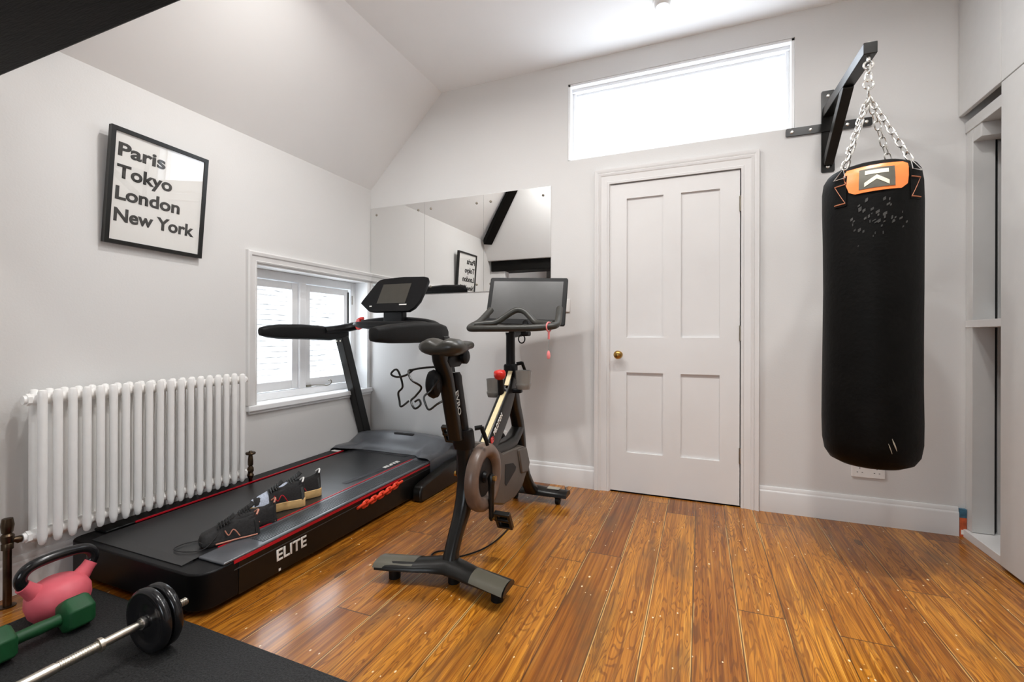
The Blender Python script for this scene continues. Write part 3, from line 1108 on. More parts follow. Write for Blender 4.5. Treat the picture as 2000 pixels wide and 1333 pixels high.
mb = MB()
mb.prism([(-0.118, -0.062), (0.12, -0.062), (0.135, 0.088), (-0.10, 0.088)], 'z', 0.0, 0.0035, MC)
mb.build('display', SCREEN2, con)
mb = MB()
mb.box(0.075, 0.135, -0.078, -0.070, 0.001, 0.003, MC)
mb.build('name_mark', LETTER, con)
mb = MB()
mb.box(-0.175, -0.155, -0.085, -0.078, 0.001, 0.003, MC)
mb.build('wheel_mark', LETTER, con)
mb = MB()
mb.tube(spline([(0.235, -0.365, 1.125), (0.20, -0.37, 1.118), (0.185, -0.375, 1.09), (0.19, -0.372, 1.055), (0.215, -0.37, 1.06)], 6), 0.011, 10)
mb.box(0.19, 0.215, -0.385, -0.365, 1.085, 1.12)
sk = mb.build('safety_key', REDP, tm, bevel=0.004)
sk['label'] = 'red safety key'

# orange chain along the treadmill's side
CH = thing('plastic_chain', 'short orange plastic chain clipped along the treadmill side', 'chain', (0.85, -0.95, 0.13))


def link_path(L_, W_, n=6):
    r = W_ / 2
    s = L_ / 2 - r
    pts = [V((s + r * math.cos(a), r * math.sin(a), 0)) for a in [-PI / 2 + PI * k / n for k in range(n + 1)]]
    pts += [V((-s + r * math.cos(a), r * math.sin(a), 0)) for a in [PI / 2 + PI * k / n for k in range(n + 1)]]
    return pts


c0, c1 = V((0.849, -1.125, 0.128)), V((0.849, -0.775, 0.152))
NL = 11
for i in range(NL):
    t = (i + 0.5) / NL
    c = c0.lerp(c1, t) + V((0, 0, -0.006 * math.sin(PI * t)))
    Mf = frame_matrix(c, c1 - c0, V((0.25, 0, 1)) if i % 2 else V((1, 0, 0.75)))
    mb = MB()
    mb.tube([Mf @ p for p in link_path(0.048, 0.032)], 0.0068, 8, closed=True)
    mb.build('link', ORANGE, CH)

# ------------------------------------------------------------------ shoes on the belt


def shoe(name, loc, ang, side, upper, sole_m, accent, label, group, h=0.10, sole=0.022, L_=0.255, heel=None, toe_m=None):
    """toe points along local +y; origin at the sole centre"""
    r = thing(name, label, 'shoe', loc, ang, group)
    n = 16
    hw = [0.26, 0.48, 0.66, 0.76, 0.77, 0.74, 0.78, 0.88, 0.97, 1.0, 0.97, 0.84, 0.42]
    ys = [-0.5, -0.49, -0.465, -0.41, -0.30, -0.18, -0.06, 0.08, 0.2, 0.3, 0.39, 0.46, 0.5]
    tops = [0.78, 0.90, 0.98, 0.97, 0.86, 0.82, 0.86, 0.78, 0.62, 0.50, 0.43, 0.37, 0.25]
    W_ = 0.046
    mb = MB()
    rings = []
    for z, s in ((0.0, 0.93), (0.004, 0.99), (sole * 0.6, 1.0), (sole, 0.96)):
        left, right = [], []
        for yy, w in zip(ys, hw):
            zz = z + (0.012 * max(0, (yy - 0.3) / 0.2) ** 2 if z < sole * 0.5 else 0.004 * max(0, (yy - 0.3) / 0.2))
            cxs = side * 0.006 * math.sin((yy + 0.5) * PI)
            left.append(V((cxs - W_ * w * s, yy * L_ * (0.99 + 0.01 * s), zz)))
            right.append(V((cxs + W_ * w * s, yy * L_ * (0.99 + 0.01 * s), zz)))
        rings.append(left + right[::-1])
    mb.loft(rings)
    mb.build('sole', sole_m, r, bevel=0.004, sharp=0.9, local=True)
    mb = MB()
    secs = []
    for yy, w, t in zip(ys, hw, tops):
        zt_ = sole + (h - sole) * t
        ring = []
        open_ = -0.42 < yy < 0.0
        for k in range(n + 1):
            a = PI * k / n
            ex = 0.55
            cx = math.copysign(abs(math.cos(a)) ** ex, math.cos(a))
            sz = abs(math.sin(a)) ** 0.8
            top = zt_
            if open_:
                dip = max(0, (math.sin(a) - 0.75) / 0.25)
                top = zt_ - dip * (h * 0.35)
            nar = 1 - 0.38 * sz * (0.5 + 0.5 * t)
            ring.append(V((side * 0.006 * math.sin((yy + 0.5) * PI) + W_ * w * 0.94 * cx * nar, yy * L_ * 0.97, sole * 0.9 + (top - sole * 0.9) * sz)))
        secs.append(ring)
    mb.loft(secs)
    mb.build('upper', upper, r, sharp=1.4, local=True)
    # heel counter, tongue, laces, trim
    mb = MB()
    mb.loft([[V((W_ * 0.74 * math.cos(a) * (1 - 0.25 * q), -0.39 * L_ - 0.105 * L_ * abs(math.sin(a)) ** 0.8 + 0.004 * q, z)) for a in [0.15 + (PI - 0.3) * k / 10 for k in range(11)]]
             for z, q in ((sole * 0.9, 0), (sole + (h - sole) * 0.35, 0.5), (sole + (h - sole) * 0.6, 1))], closed_ring=False, cap=False)
    o = mb.build('heel_counter', heel or upper, r, local=True)
    sm = o.modifiers.new('thickness', 'SOLIDIFY')
    sm.thickness = 0.003
    mb = MB()
    mb.loft([[V((x, y * L_, sole + (h - sole) * z)) for x in (-0.02, -0.01, 0.01, 0.02)] for y, z in ((0.16, 0.66), (0.06, 0.83), (-0.02, 0.95), (-0.06, 1.06))], closed_ring=False, cap=False)
    o = mb.build('tongue', upper, r, local=True)
    sm = o.modifiers.new('thickness', 'SOLIDIFY')
    sm.thickness = 0.006
    mb = MB()
    for k in range(5):
        y = (0.19 - 0.045 * k) * L_
        z = sole + (h - sole) * (0.665 + 0.05 * k)
        mb.tube(spline([(-0.026, y, z - 0.010), (-0.012, y + 0.004, z + 0.004), (0.012, y - 0.004, z + 0.004), (0.026, y, z - 0.010)], 4), 0.0022, 6)
    mb.build('laces', SHOEBLK if toe_m is None else SHOEGRY, r, local=True)
    for s in (-1, 1):
        mb = MB()
        mb.tube(spline([(s * W_ * 0.80, -0.14 * L_, sole * 1.05), (s * W_ * 0.70, -0.04 * L_, sole + (h - sole) * 0.40), (s * W_ * 0.78, 0.04 * L_, sole + 0.012), (s * W_ * 0.66, 0.10 * L_, sole + (h - sole) * 0.42)], 4), 0.0022, 6)
        mb.build('side_stripe', accent, r, local=True)
    mb = MB()
    mb.tube(spline([(-W_ * 0.45, -0.43 * L_, sole + (h - sole) * 0.86), (0, -0.475 * L_, sole + (h - sole) * 1.02), (W_ * 0.45, -0.43 * L_, sole + (h - sole) * 0.86)], 5), 0.004, 8)
    mb.build('heel_tab', accent if toe_m is None else PAPER, r, local=True)
    if toe_m:
        mb = MB()
        mb.grid(lambda u, v: V((W_ * 0.97 * (u * 2 - 1) * (1 - 0.35 * v * v), (0.2 + 0.285 * v) * L_, sole + (h - sole) * (0.60 - 0.32 * v) * max(0.05, 1 - abs(u * 2 - 1) ** 2.5) + 0.003)), 10, 8)
        mb.build('toe_box', toe_m, r, local=True)
    return r


def zbelt(y):
    return zt(y) + 0.0035


DIR = math.atan2(0.83, -0.0) * 0
for nm, heelp, d, lab, kind, sd in (
        ('A', (0.728, -1.600), (-0.50, -0.866), 'nearest black running shoe with copper trim, loose lace', 0, 1),
        ('B', (0.68, -1.475), (-0.45, -0.893), 'second black running shoe, just behind the nearest one', 0, -1),
        ('C', (0.655, -1.290), (-0.50, -0.866), 'black trainer with thick tan sole, beside the black shoes', 1, 1),
        ('D', (0.617, -1.150), (-0.42, -0.907), 'black trainer with thick tan sole, furthest along the belt', 1, -1)):
    L_ = 0.215 if kind == 0 else 0.235
    c = V((heelp[0] + d[0] * L_ / 2, heelp[1] + d[1] * L_ / 2, 0))
    ang = math.atan2(d[1], d[0]) - PI / 2
    if kind == 0:
        s = shoe('running_shoe', (c.x, c.y, zbelt(c.y)), ang, sd, SHOEBLK, SHOEBLK, COPLACE, lab, 'pair of dark running shoes', h=0.098, sole=0.02, L_=L_, heel=SHOEBLK)
        if nm == 'A':
            mb = MB()
            mb.tube(spline([(0.0, 0.02, 0.075), (-0.04, 0.06, 0.03), (-0.05, 0.10, 0.004), (-0.02, 0.16, 0.003), (0.03, 0.185, 0.003), (0.06, 0.15, 0.003), (0.055, 0.09, 0.003)], 6), 0.002, 6)
            mb.build('loose_lace', SHOEBLK, s, local=True)
        for sgn in (1, -1):
            mb = MB()
            mb.tube([V((sgn * 0.044 * w, y * L_, 0.010)) for y, w in ((-0.44, 0.72), (-0.3, 0.80), (-0.1, 0.80), (0.1, 0.93), (0.25, 1.02))], 0.003, 6)
            mb.build('midsole_line', COPLACE, s, local=True)
    else:
        shoe('trainer', (c.x, c.y, zbelt(c.y)), ang, sd, SHOEBLK, TAN, RED, lab, 'pair of tan soled trainers', h=0.132, sole=0.042, L_=L_, heel=SHOEGRY, toe_m=SHOEPALE)

# ------------------------------------------------------------------ exercise bike
BX = 1.51
bk = thing('exercise_bike', 'black spin bike with a large screen between treadmill and door', 'exercise bike', (BX, -0.9, 0.0))


def stab(secs, name, m_, zb=0.045):
    """stabiliser: sections along x of (x, y centre, width, top z)"""
    mb = MB()
    rings = []
    for x, yc, w, zt_ in secs:
        prof = [(-0.5, zb), (-0.5, zb + 0.008), (-0.42, zb + (zt_ - zb) * 0.6), (-0.25, zb + (zt_ - zb) * 0.9), (0, zt_), (0.25, zb + (zt_ - zb) * 0.9), (0.42, zb + (zt_ - zb) * 0.6), (0.5, zb + 0.008), (0.5, zb)]
        rings.append([V((x, yc + p * w, z)) for p, z in prof])
    mb.loft(rings)
    return mb.build(name, m_, bk, sharp=0.7)


stab([(1.232, -1.432, 0.112, 0.082), (1.30, -1.418, 0.112, 0.084), (1.39, -1.392, 0.112, 0.085), (1.45, -1.37, 0.116, 0.09), (1.51, -1.357, 0.12, 0.098), (1.57, -1.37, 0.116, 0.09), (1.63, -1.388, 0.112, 0.085), (1.72, -1.405, 0.112, 0.084), (1.797, -1.42, 0.112, 0.082)], 'rear_stabilizer', SATIN, 0.052)
for sx, s in ((1.30, -1), (1.715, 1)):
    mb = MB()
    yc = -1.415
    rings = []
    for x in (sx - 0.075, sx + 0.08):
        yc = -1.357 - 0.245 * abs(x - BX) if False else -1.357 - 0.27 * abs(x - BX) + 0.0
        rings.append([V((x, yc + p * 0.113, z)) for p, z in ((-0.5, 0.062), (-0.42, 0.0735), (-0.25, 0.0822), (0, 0.0862), (0.25, 0.0822), (0.42, 0.0735), (0.5, 0.062))])
    mb.loft(rings, closed_ring=False, cap=False)
    mb.build('stabilizer_plate', mat('satin_graphite', (0.10, 0.093, 0.07), 0.3, var=0.05), bk)
for x, y in ((1.285, -1.42), (1.745, -1.41), (1.53, -1.36)):
    mb = MB()
    mb.cyl((x, y, 0), (x, y, 0.055), 0.024, 18)
    mb.build('levelling_foot', RUBBER, bk)
stab([(1.335, -0.335, 0.10, 0.078), (1.42, -0.335, 0.105, 0.082), (1.53, -0.335, 0.11, 0.088), (1.63, -0.335, 0.105, 0.082), (1.728, -0.335, 0.10, 0.078)], 'front_stabilizer', SATIN, 0.045)
mb = MB()
mb.box(1.60, 1.675, -0.352, -0.308, 0.0815, 0.0835)
mb.build('rating_label', mat('silver_label', (0.4, 0.38, 0.32), 0.4), bk)
for x in (1.40, 1.672):
    mb = MB()
    mb.cyl((x - 0.012, -0.36, 0.024), (x + 0.012, -0.36, 0.024), 0.024, 20)
    mb.box(x - 0.016, x + 0.016, -0.37, -0.33, 0.03, 0.052)
    mb.build('transport_wheel', RUBBER, bk)
mb = MB()
mb.cyl((1.712, -0.315, 0.078), (1.712, -0.315, 0.097), 0.010, 12)
mb.build('foot_screw', CHROME, bk)


def bar(secs, name, m_, r=0.35, parent=None):
    """loft of rounded rectangles lying across x (width) and along y (depth): (cx, y, z, width, depth)"""
    mb = MB()
    mb.loft([[V((cx + p[0], y + p[1], z)) for p in rrect(0, 0, w, d, min(w, d) * r, 4)] for cx, y, z, w, d in secs])
    return mb.build(name, m_, parent or bk, sharp=0.8)


bar([(BX, -1.352, 0.085, 0.062, 0.07), (BX, -1.345, 0.11, 0.056, 0.06), (BX, -1.31, 0.17, 0.056, 0.065), (BX, -1.26, 0.235, 0.06, 0.078), (BX, -1.228, 0.30, 0.064, 0.085), (BX, -1.217, 0.37, 0.064, 0.08), (BX, -1.222, 0.44, 0.062, 0.066), (BX, -1.235, 0.53, 0.066, 0.066)], 'rear_post', SATIN)
bar([(BX, -1.232, 0.515, 0.078, 0.082), (BX, -1.237, 0.535, 0.084, 0.09), (BX, -1.250, 0.59, 0.084, 0.09), (BX, -1.254, 0.60, 0.078, 0.084)], 'clamp_collar', BLACK)
mb = MB()
mb.tube([(BX + 0.04, -1.215, 0.60), (BX + 0.07, -1.20, 0.605)], 0.010, 10)
mb.tube([(BX + 0.065, -1.20, 0.605), (BX + 0.085, -1.195, 0.55), (BX + 0.09, -1.19, 0.525)], [0.010, 0.009, 0.008], 10)
mb.build('clamp_lever', BLACK, bk)
bar([(BX, -1.245, 0.55, 0.055, 0.06), (BX, -1.318, 0.80, 0.055, 0.06), (BX, -1.322, 0.835, 0.053, 0.056), (BX, -1.327, 0.85, 0.045, 0.045)], 'seat_post', BLACK)
rail = bar([(BX - 0.005, -1.300, 0.565, 0.058, 0.05), (BX - 0.005, -1.382, 0.83, 0.058, 0.05), (BX - 0.005, -1.42, 0.90, 0.058, 0.07), (BX - 0.005, -1.435, 0.955, 0.055, 0.07)], 'seat_slider', SATIN)
text_obj('lettering', 'EVRO', 0.034, frame_matrix((BX + 0.0245, -1.347, 0.775), (0, 0.27, -1), (0, 1, 0.27)) @ Matrix.Translation((0, -0.012, 0)), mat('grey_lettering', (0.35, 0.35, 0.33), 0.5), bk, bold=0.0006, width=0.105, extrude=0.0005)
# saddle
mb = MB()
secs = []
for y, w, zt_, th in ((-1.475, 0.06, 0.978, 0.04), (-1.46, 0.085, 0.990, 0.065), (-1.43, 0.095, 0.997, 0.078), (-1.39, 0.092, 0.995, 0.078), (-1.34, 0.070, 0.985, 0.066), (-1.29, 0.045, 0.979, 0.05), (-1.23, 0.030, 0.98, 0.04), (-1.19, 0.025, 0.977, 0.034), (-1.172, 0.015, 0.97, 0.02)):
    ring = []
    for k in range(20):
        a = 2 * PI * k / 20
        cx, sz = math.cos(a), math.sin(a)
        groove = 0.020 * math.exp(-(cx * w / 0.02) ** 2) if sz > 0 and y < -1.31 else 0
        ring.append(V((BX + math.copysign(abs(cx) ** 0.8, cx) * w, y, zt_ - th / 2 + sz * th / 2 - groove)))
    secs.append(ring)
mb.loft(secs)
sad = mb.build('saddle', mat('saddle_vinyl', (0.03, 0.028, 0.022), 0.35, var=0.1), bk, sharp=1.2)
for s in (-1, 1):
    mb = MB()
    mb.tube(spline([(BX + s * 0.045, -1.44, 0.945), (BX + s * 0.024, -1.38, 0.93), (BX + s * 0.022, -1.29, 0.93), (BX + s * 0.008, -1.20, 0.95)], 5), 0.0045, 8)
    mb.build('saddle_rail', SATIN, bk)
bar([(BX, -1.36, 0.875, 0.05, 0.10), (BX, -1.35, 0.90, 0.055, 0.16), (BX, -1.345, 0.918, 0.06, 0.15), (BX, -1.34, 0.935, 0.05, 0.06)], 'seat_clamp', BLACK)
mb = MB()
mb.lathe([(0.018, 0.0), (0.03, 0.004), (0.03, 0.02), (0.02, 0.026)], 14, Matrix.Translation((BX + 0.03, -1.31, 0.915)) @ Matrix.Rotation(PI / 2, 4, 'Y'))
mb.build('seat_knob', BLACK, bk)
# dumbbell cradle behind the seat
mb = MB()
rr = 0.0042
mb.tube(spline([(BX - 0.02, -1.43, 0.878), (BX - 0.07, -1.44, 0.874), (BX - 0.115, -1.45, 0.866), (BX - 0.125, -1.47, 0.86), (BX - 0.09, -1.50, 0.83), (BX - 0.065, -1.47, 0.80), (BX - 0.09, -1.47, 0.765), (BX - 0.105, -1.48, 0.745), (BX - 0.075, -1.5, 0.72), (BX - 0.055, -1.49, 0.735), (BX - 0.075, -1.47, 0.75), (BX - 0.10, -1.46, 0.74)], 6), rr, 8)
mb.tube(spline([(BX - 0.115, -1.45, 0.866), (BX - 0.135, -1.47, 0.845), (BX - 0.165, -1.49, 0.838), (BX - 0.185, -1.5, 0.85), (BX - 0.17, -1.49, 0.868), (BX - 0.16, -1.48, 0.85), (BX - 0.145, -1.48, 0.80), (BX - 0.165, -1.48, 0.775), (BX - 0.16, -1.48, 0.745), (BX - 0.145, -1.49, 0.722), (BX - 0.115, -1.48, 0.745)], 6), rr, 8)
mb.tube(spline([(BX + 0.0, -1.45, 0.83), (BX - 0.02, -1.47, 0.79), (BX - 0.045, -1.48, 0.765), (BX - 0.038, -1.48, 0.735), (BX - 0.022, -1.48, 0.716), (BX + 0.0, -1.46, 0.735), (BX + 0.012, -1.44, 0.745)], 6), rr, 8)
mb.build('weight_cradle', SATIN, bk)
mb = MB()
mb.lathe([(0.0, -0.028), (0.02, -0.027), (0.03, -0.018), (0.034, 0.0), (0.03, 0.018), (0.02, 0.027), (0.0, 0.028)], 18, Matrix.Translation((BX - 0.03, -1.435, 0.81)) @ Matrix.Scale(1.7, 4, (0, 0, 1)) @ Matrix.Rotation(PI / 2, 4, 'Y'))
mb.build('cradle_bracket', BLACK, bk)
# front frame
bar([(BX, -0.71, 0.80, 0.05, 0.06), (BX, -0.71, 0.86, 0.046, 0.052), (BX, -0.712, 1.0, 0.044, 0.05), (BX, -0.712, 1.02, 0.05, 0.06)], 'handlebar_post', BLACK, 0.45)
bar([(BX, -0.705, 0.77, 0.058, 0.066), (BX, -0.706, 0.79, 0.066, 0.075), (BX, -0.708, 0.84, 0.066, 0.075), (BX, -0.709, 0.85, 0.058, 0.066)], 'clamp_collar', BLACK)


def ribbon(path, name, m_, parent=None):
    """bars in the bike's side plane: (y, z, height across, width in x)"""
    mb = MB()
    secs = []
    for i, (y, z, h, w) in enumerate(path):
        a = path[max(0, i - 1)]
        b = path[min(len(path) - 1, i + 1)]
        d = V((0, b[0] - a[0], b[1] - a[1])).normalized()
        nrm = V((0, -d.z, d.y))
        secs.append([V((BX + p[0], y, z)) + nrm * p[1] for p in rrect(0, 0, w, h, min(w, h) * 0.38, 4)])
    mb.loft(secs)
    return mb.build(name, m_, parent or bk, sharp=0.8)


ribbon([(-0.695, 0.80, 0.07, 0.056), (-0.715, 0.755, 0.085, 0.058), (-0.76, 0.69, 0.11, 0.06), (-0.82, 0.625, 0.125, 0.06), (-0.90, 0.555, 0.125, 0.06), (-0.99, 0.48, 0.12, 0.06), (-1.05, 0.43, 0.11, 0.06)], 'down_tube', SATIN)
ribbon([(-0.69, 0.79, 0.06, 0.056), (-0.68, 0.70, 0.075, 0.058), (-0.655, 0.62, 0.075, 0.062), (-0.615, 0.54, 0.07, 0.066), (-0.585, 0.46, 0.06, 0.068), (-0.57, 0.38, 0.055, 0.07), (-0.55, 0.29, 0.055, 0.07), (-0.50, 0.20, 0.05, 0.07), (-0.43, 0.12, 0.05, 0.07), (-0.38, 0.075, 0.06, 0.08)], 'front_fork', SATIN)
ribbon([(-1.02, 0.45, 0.06, 0.07), (-0.93, 0.435, 0.07, 0.075), (-0.82, 0.425, 0.075, 0.08), (-0.70, 0.435, 0.06, 0.075), (-0.62, 0.475, 0.055, 0.07), (-0.59, 0.50, 0.045, 0.066)], 'lower_tube', SATIN)
mb = MB()
e0, e1 = V((BX, -0.83, 0.775)), V((BX, -1.085, 0.49))
for (ta, tb) in ((0.02, 0.34), (0.50, 1.0)):
    pass
nr = V((0, -(e1 - e0).z, (e1 - e0).y)).normalized()
if nr.y > 0:
    nr = -nr
for (ya, za, yb_, zb_) in ((-0.745, 0.815, -0.80, 0.745), (-0.83, 0.715, -1.10, 0.487)):
    dd = V((0, yb_ - ya, zb_ - za)).normalized()
    nn = V((0, dd.z, -dd.y))
    nn = nn if nn.y < 0 else -nn
    mb.loft([[V((BX + 0.002, y, z)) - nn * 0.004, V((BX + 0.025, y, z)) - nn * 0.004, V((BX + 0.025, y, z)) + nn * 0.0015, V((BX + 0.002, y, z)) + nn * 0.0015] for y, z in ((ya, za), (yb_, zb_))])
st = mb.build('frame_stripe', STRIPE, bk)
st['label'] = 'cream stripe along the frame'
# name and roundel on the down tube's right side
dv = V((0, -0.865 + 1.03, 0.59 - 0.45)).normalized()
text_obj('lettering', 'PELOTON', 0.032, frame_matrix((BX + 0.0308, -0.985, 0.522), dv, (0, -dv.z, dv.y)), LETTER, bk, bold=0.0011, width=0.125, extrude=0.0006)
mb = MB()
Mp = frame_matrix((BX + 0.0312, -1.012, 0.506), dv, (0, -dv.z, dv.y))
mb.tube([Mp @ V((0.016 * math.cos(a), 0.012 * math.sin(a), 0)) for a in [2 * PI * k / 18 for k in range(18)]], 0.0028, 6, closed=True)
mb.tube([Mp @ V((-0.028, -0.004, 0)), Mp @ V((0.010, 0.002, 0))], 0.0026, 6)
mb.build('roundel', REDP, bk)
# resistance knob
mb = MB()
mb.cyl((BX, -0.835, 0.70), (BX, -0.85, 0.785), 0.017, 14, 0.015)
mb.build('knob_stem', BLACK, bk)
mb = MB()
mb.lathe([(0.012, 0.0), (0.026, 0.008), (0.031, 0.022), (0.031, 0.036), (0.027, 0.046), (0.016, 0.049), (0.0, 0.048)], 12, Matrix.Translation((BX, -0.85, 0.778)) @ Matrix.Rotation(0.15, 4, 'X'))
kn = mb.build('resistance_knob', REDP, bk, sharp=1.2)
kn['label'] = 'red resistance knob'
# shell, flywheel, ring
SH = [(-1.15, 0.52), (-1.10, 0.515), (-0.93, 0.425), (-0.78, 0.415), (-0.645, 0.402), (-0.60, 0.385), (-0.555, 0.29), (-0.575, 0.24), (-0.645, 0.18), (-0.76, 0.152), (-0.92, 0.165), (-1.08, 0.225), (-1.13, 0.232), (-1.17, 0.27), (-1.19, 0.37), (-1.18, 0.47)]
mb = MB()
sc = V((0, -0.9, 0.33))
rings = []
for x, s in ((BX - 0.034, 0.9), (BX - 0.026, 0.98), (BX - 0.012, 1.0), (BX + 0.03, 1.0), (BX + 0.046, 0.98), (BX + 0.052, 0.93)):
    rings.append([V((x, sc.y + (y - sc.y) * s, sc.z + (z - sc.z) * s)) for y, z in SH])
mb.loft(rings)
shl = mb.build('drive_cover', BRGREY, bk, sharp=0.35)
shl['label'] = 'bronze grey drive cover'
mb = MB()
mb.prism([(-0.905, 0.365), (-0.80, 0.345), (-0.76, 0.315), (-0.77, 0.30), (-0.89, 0.255), (-0.91, 0.27)], 'x', BX + 0.048, BX + 0.0535)
mb.build('vent_recess', DARKIN, shl)  # flat dark inset, shade of the hole put into its colour
mb = MB()
mb.prism([(-0.74, 0.40), (-0.62, 0.39), (-0.565, 0.29), (-0.60, 0.245), (-0.69, 0.26)], 'x', BX + 0.046, BX + 0.062)
mb.build('cover_facet', BRGREY, shl, bevel=0.008)
mb = MB()
MR = Matrix.Translation((BX - 0.075, -0.76, 0.31)) @ Matrix.Rotation(PI / 2, 4, 'Y')
mb.lathe([(0.0, 0.008), (0.05, 0.01), (0.15, 0.01), (0.17, 0.014), (0.185, 0.012), (0.185, -0.006), (0.0, -0.006)], 48, MR)
mb.build('flywheel', SATIN, bk)
MR = Matrix.Translation((BX + 0.055, -1.148, 0.372)) @ Matrix.Rotation(PI / 2, 4, 'Y')
mb = MB()
mb.lathe([(0.146, -0.024), (0.15, -0.008), (0.147, 0.012), (0.138, 0.022), (0.118, 0.026), (0.098, 0.021), (0.088, 0.010), (0.084, -0.005)], 56, MR)
rg = mb.build('guard_ring', RIMREFL, bk, sharp=1.2)
mb = MB()
mb.lathe([(0.0, 0.0), (0.085, 0.0), (0.085, -0.004), (0.0, -0.004)], 40, MR)
mb.lathe([(0.0, 0.014), (0.02, 0.014), (0.026, 0.002), (0.0, 0.0)], 20, MR)
mb.build('guard_disc', BLACK, bk)
mb = MB()
CRK = 0.372


def crank(s, ang):
    x0_ = BX + (0.09 if s > 0 else -0.07)
    d = V((0, math.sin(ang), -math.cos(ang)))
    a = V((x0_, -1.15, CRK))
    b = a + d * 0.178
    mb = MB()
    mb.tube([a - d * 0.02, a, a + d * 0.03, b - d * 0.02, b, b + d * 0.012], [0.008, 0.019, 0.015, 0.012, 0.013, 0.006], 12, flat=(1, 0.8))
    c = mb.build('crank_arm', SATIN, bk)
    mb = MB()
    mb.cyl(a + V((s * 0.005, 0, 0)), a + V((s * 0.022, 0, 0)), 0.012, 14)
    mb.build('axle_bolt', BRASS, c)
    mb = MB()
    mb.cyl(b, b + V((s * 0.03, 0, 0)), 0.007, 10)
    mb.build('pedal_spindle', BRASS, c)
    pc = b + V((0.06 if s > 0 else -0.045, 0, 0))
    Rp = Matrix.Translation(pc) @ Matrix.Rotation(-1.05, 4, 'X')
    mb = MB()
    for yy in (-0.045, 0.033):
        mb.box(-0.035, 0.035, yy, yy + 0.012, -0.011, 0.011, Rp)
    for xx_ in (-0.037, 0.025):
        mb.box(xx_, xx_ + 0.012, -0.045, 0.045, -0.010, 0.010, Rp)
    mb.tube([Rp @ V((-0.04, 0, 0)), Rp @ V((0.036, 0, 0))], 0.011, 10)
    p = mb.build('pedal', SATIN, bk, bevel=0.002)
    mb = MB()
    mb.box(-0.02, 0.02, -0.03, 0.03, 0.004, 0.013, Rp)
    mb.build('cleat_plate', DARKMETAL, p)


crank(1, 0.0)
crank(-1, PI)
# cup holders
for x, y, z in ((BX + 0.085, -0.74, 0.725), (BX - 0.085, -0.735, 0.675)):
    mb = MB()
    mb.lathe([(0.030, 0.0), (0.036, 0.004), (0.041, 0.08), (0.043, 0.095), (0.039, 0.095), (0.037, 0.08), (0.032, 0.012), (0.0, 0.01)], 24, Matrix.Translation((x, y, z)))
    mb.lathe([(0.0, -0.004), (0.034, -0.003), (0.041, 0.018), (0.041, 0.026), (0.037, 0.026)], 20, Matrix.Translation((x, y, z)))
    mb.build('bottle_holder', SMOKE, bk)
mb = MB()
mb.box(BX - 0.075, BX + 0.075, -0.755, -0.72, 0.70, 0.722)
mb.build('holder_bracket', BLACK, bk, bevel=0.006)
mb = MB()
mb.tube([(BX + 0.025, -0.685, 0.85), (BX + 0.05, -0.67, 0.855)], 0.010, 10)
mb.tube([(BX + 0.05, -0.67, 0.858), (BX + 0.062, -0.64, 0.80), (BX + 0.066, -0.63, 0.785)], [0.009, 0.008, 0.007], 10)
mb.build('clamp_lever', BLACK, bk)
# handlebar
HB = mat('handlebar_rubber', (0.035, 0.034, 0.028), 0.4, var=0.1)
mb = MB()
hb = [(1.362, -0.64, 1.150), (1.350, -0.68, 1.118), (1.335, -0.735, 1.078), (1.312, -0.775, 1.056), (1.312, -0.805, 1.044), (1.335, -0.822, 1.040), (1.40, -0.825, 1.040), (1.50, -0.825, 1.040), (1.62, -0.822, 1.041), (1.70, -0.815, 1.043), (1.762, -0.79, 1.050), (1.782, -0.75, 1.062), (1.772, -0.69, 1.10), (1.762, -0.635, 1.150)]
mb.tube(spline(hb, 6), 0.0175, 14)
ar = [(1.325, -0.765, 1.062), (1.37, -0.745, 1.068), (1.43, -0.73, 1.074), (1.475, -0.71, 1.105), (1.52, -0.695, 1.135), (1.55, -0.69, 1.142), (1.585, -0.69, 1.130), (1.62, -0.70, 1.10), (1.655, -0.715, 1.072), (1.70, -0.735, 1.066), (1.765, -0.765, 1.062)]
mb.tube(spline(ar, 6), 0.0165, 14)
mb.build('handlebar', HB, bk)
mb = MB()
mb.prism(rrect(1.53, -0.76, 0.17, 0.12, 0.03), 'z', 1.025, 1.05)
mb.build('handlebar_mount', BLACK, bk, bevel=0.006)
mb = MB()
mb.prism(rrect(1.52, -0.765, 0.10, 0.06, 0.015), 'z', 1.049, 1.058)
mb.build('elbow_rest', mat('tan_pad', (0.28, 0.24, 0.16), 0.5), bk, bevel=0.003)
mb = MB()
mb.tube([V((1.57 + 0.018 * math.cos(a), -0.70, 0.985 + 0.022 * math.sin(a))) for a in [2 * PI * k / 20 for k in range(20)]], 0.0035, 8, closed=True)
mb.build('cable_loop', BLACK, bk)
mb = MB()
mb.box(1.585, 1.625, -0.76, -0.70, 1.0, 1.028)
mb.build('sensor_box', BLACK, bk, bevel=0.008)
# screen
TL, TR, BR, BL = V((1.226, -0.345, 1.372)), V((1.714, -0.265, 1.357)), V((1.709, -0.375, 1.064)), V((1.232, -0.455, 1.078))
MS = frame_matrix((TL + TR + BL + BR) / 4, (TR - TL) + (BR - BL), (TL - BL) + (TR - BR))
sw, sh = ((TR - TL).length + (BR - BL).length) / 2, ((TL - BL).length + (TR - BR).length) / 2
mb = MB()
mb.prism(rrect(0, 0, sw, sh, 0.012, 4), 'z', -0.02, 0.0, MS)
mon = mb.build('monitor', BLACK, bk, bevel=0.003)
mon['label'] = 'large black touch screen'
mb = MB()
mb.box(-sw / 2 + 0.026, sw / 2 - 0.026, -sh / 2 + 0.034, sh / 2 - 0.026, -0.001, 0.0012, MS)
mb.build('display', SCREEN, mon)
mb = MB()
mb.prism(rrect(0, -0.02, 0.20, 0.16, 0.03, 4), 'z', -0.045, -0.02, MS)
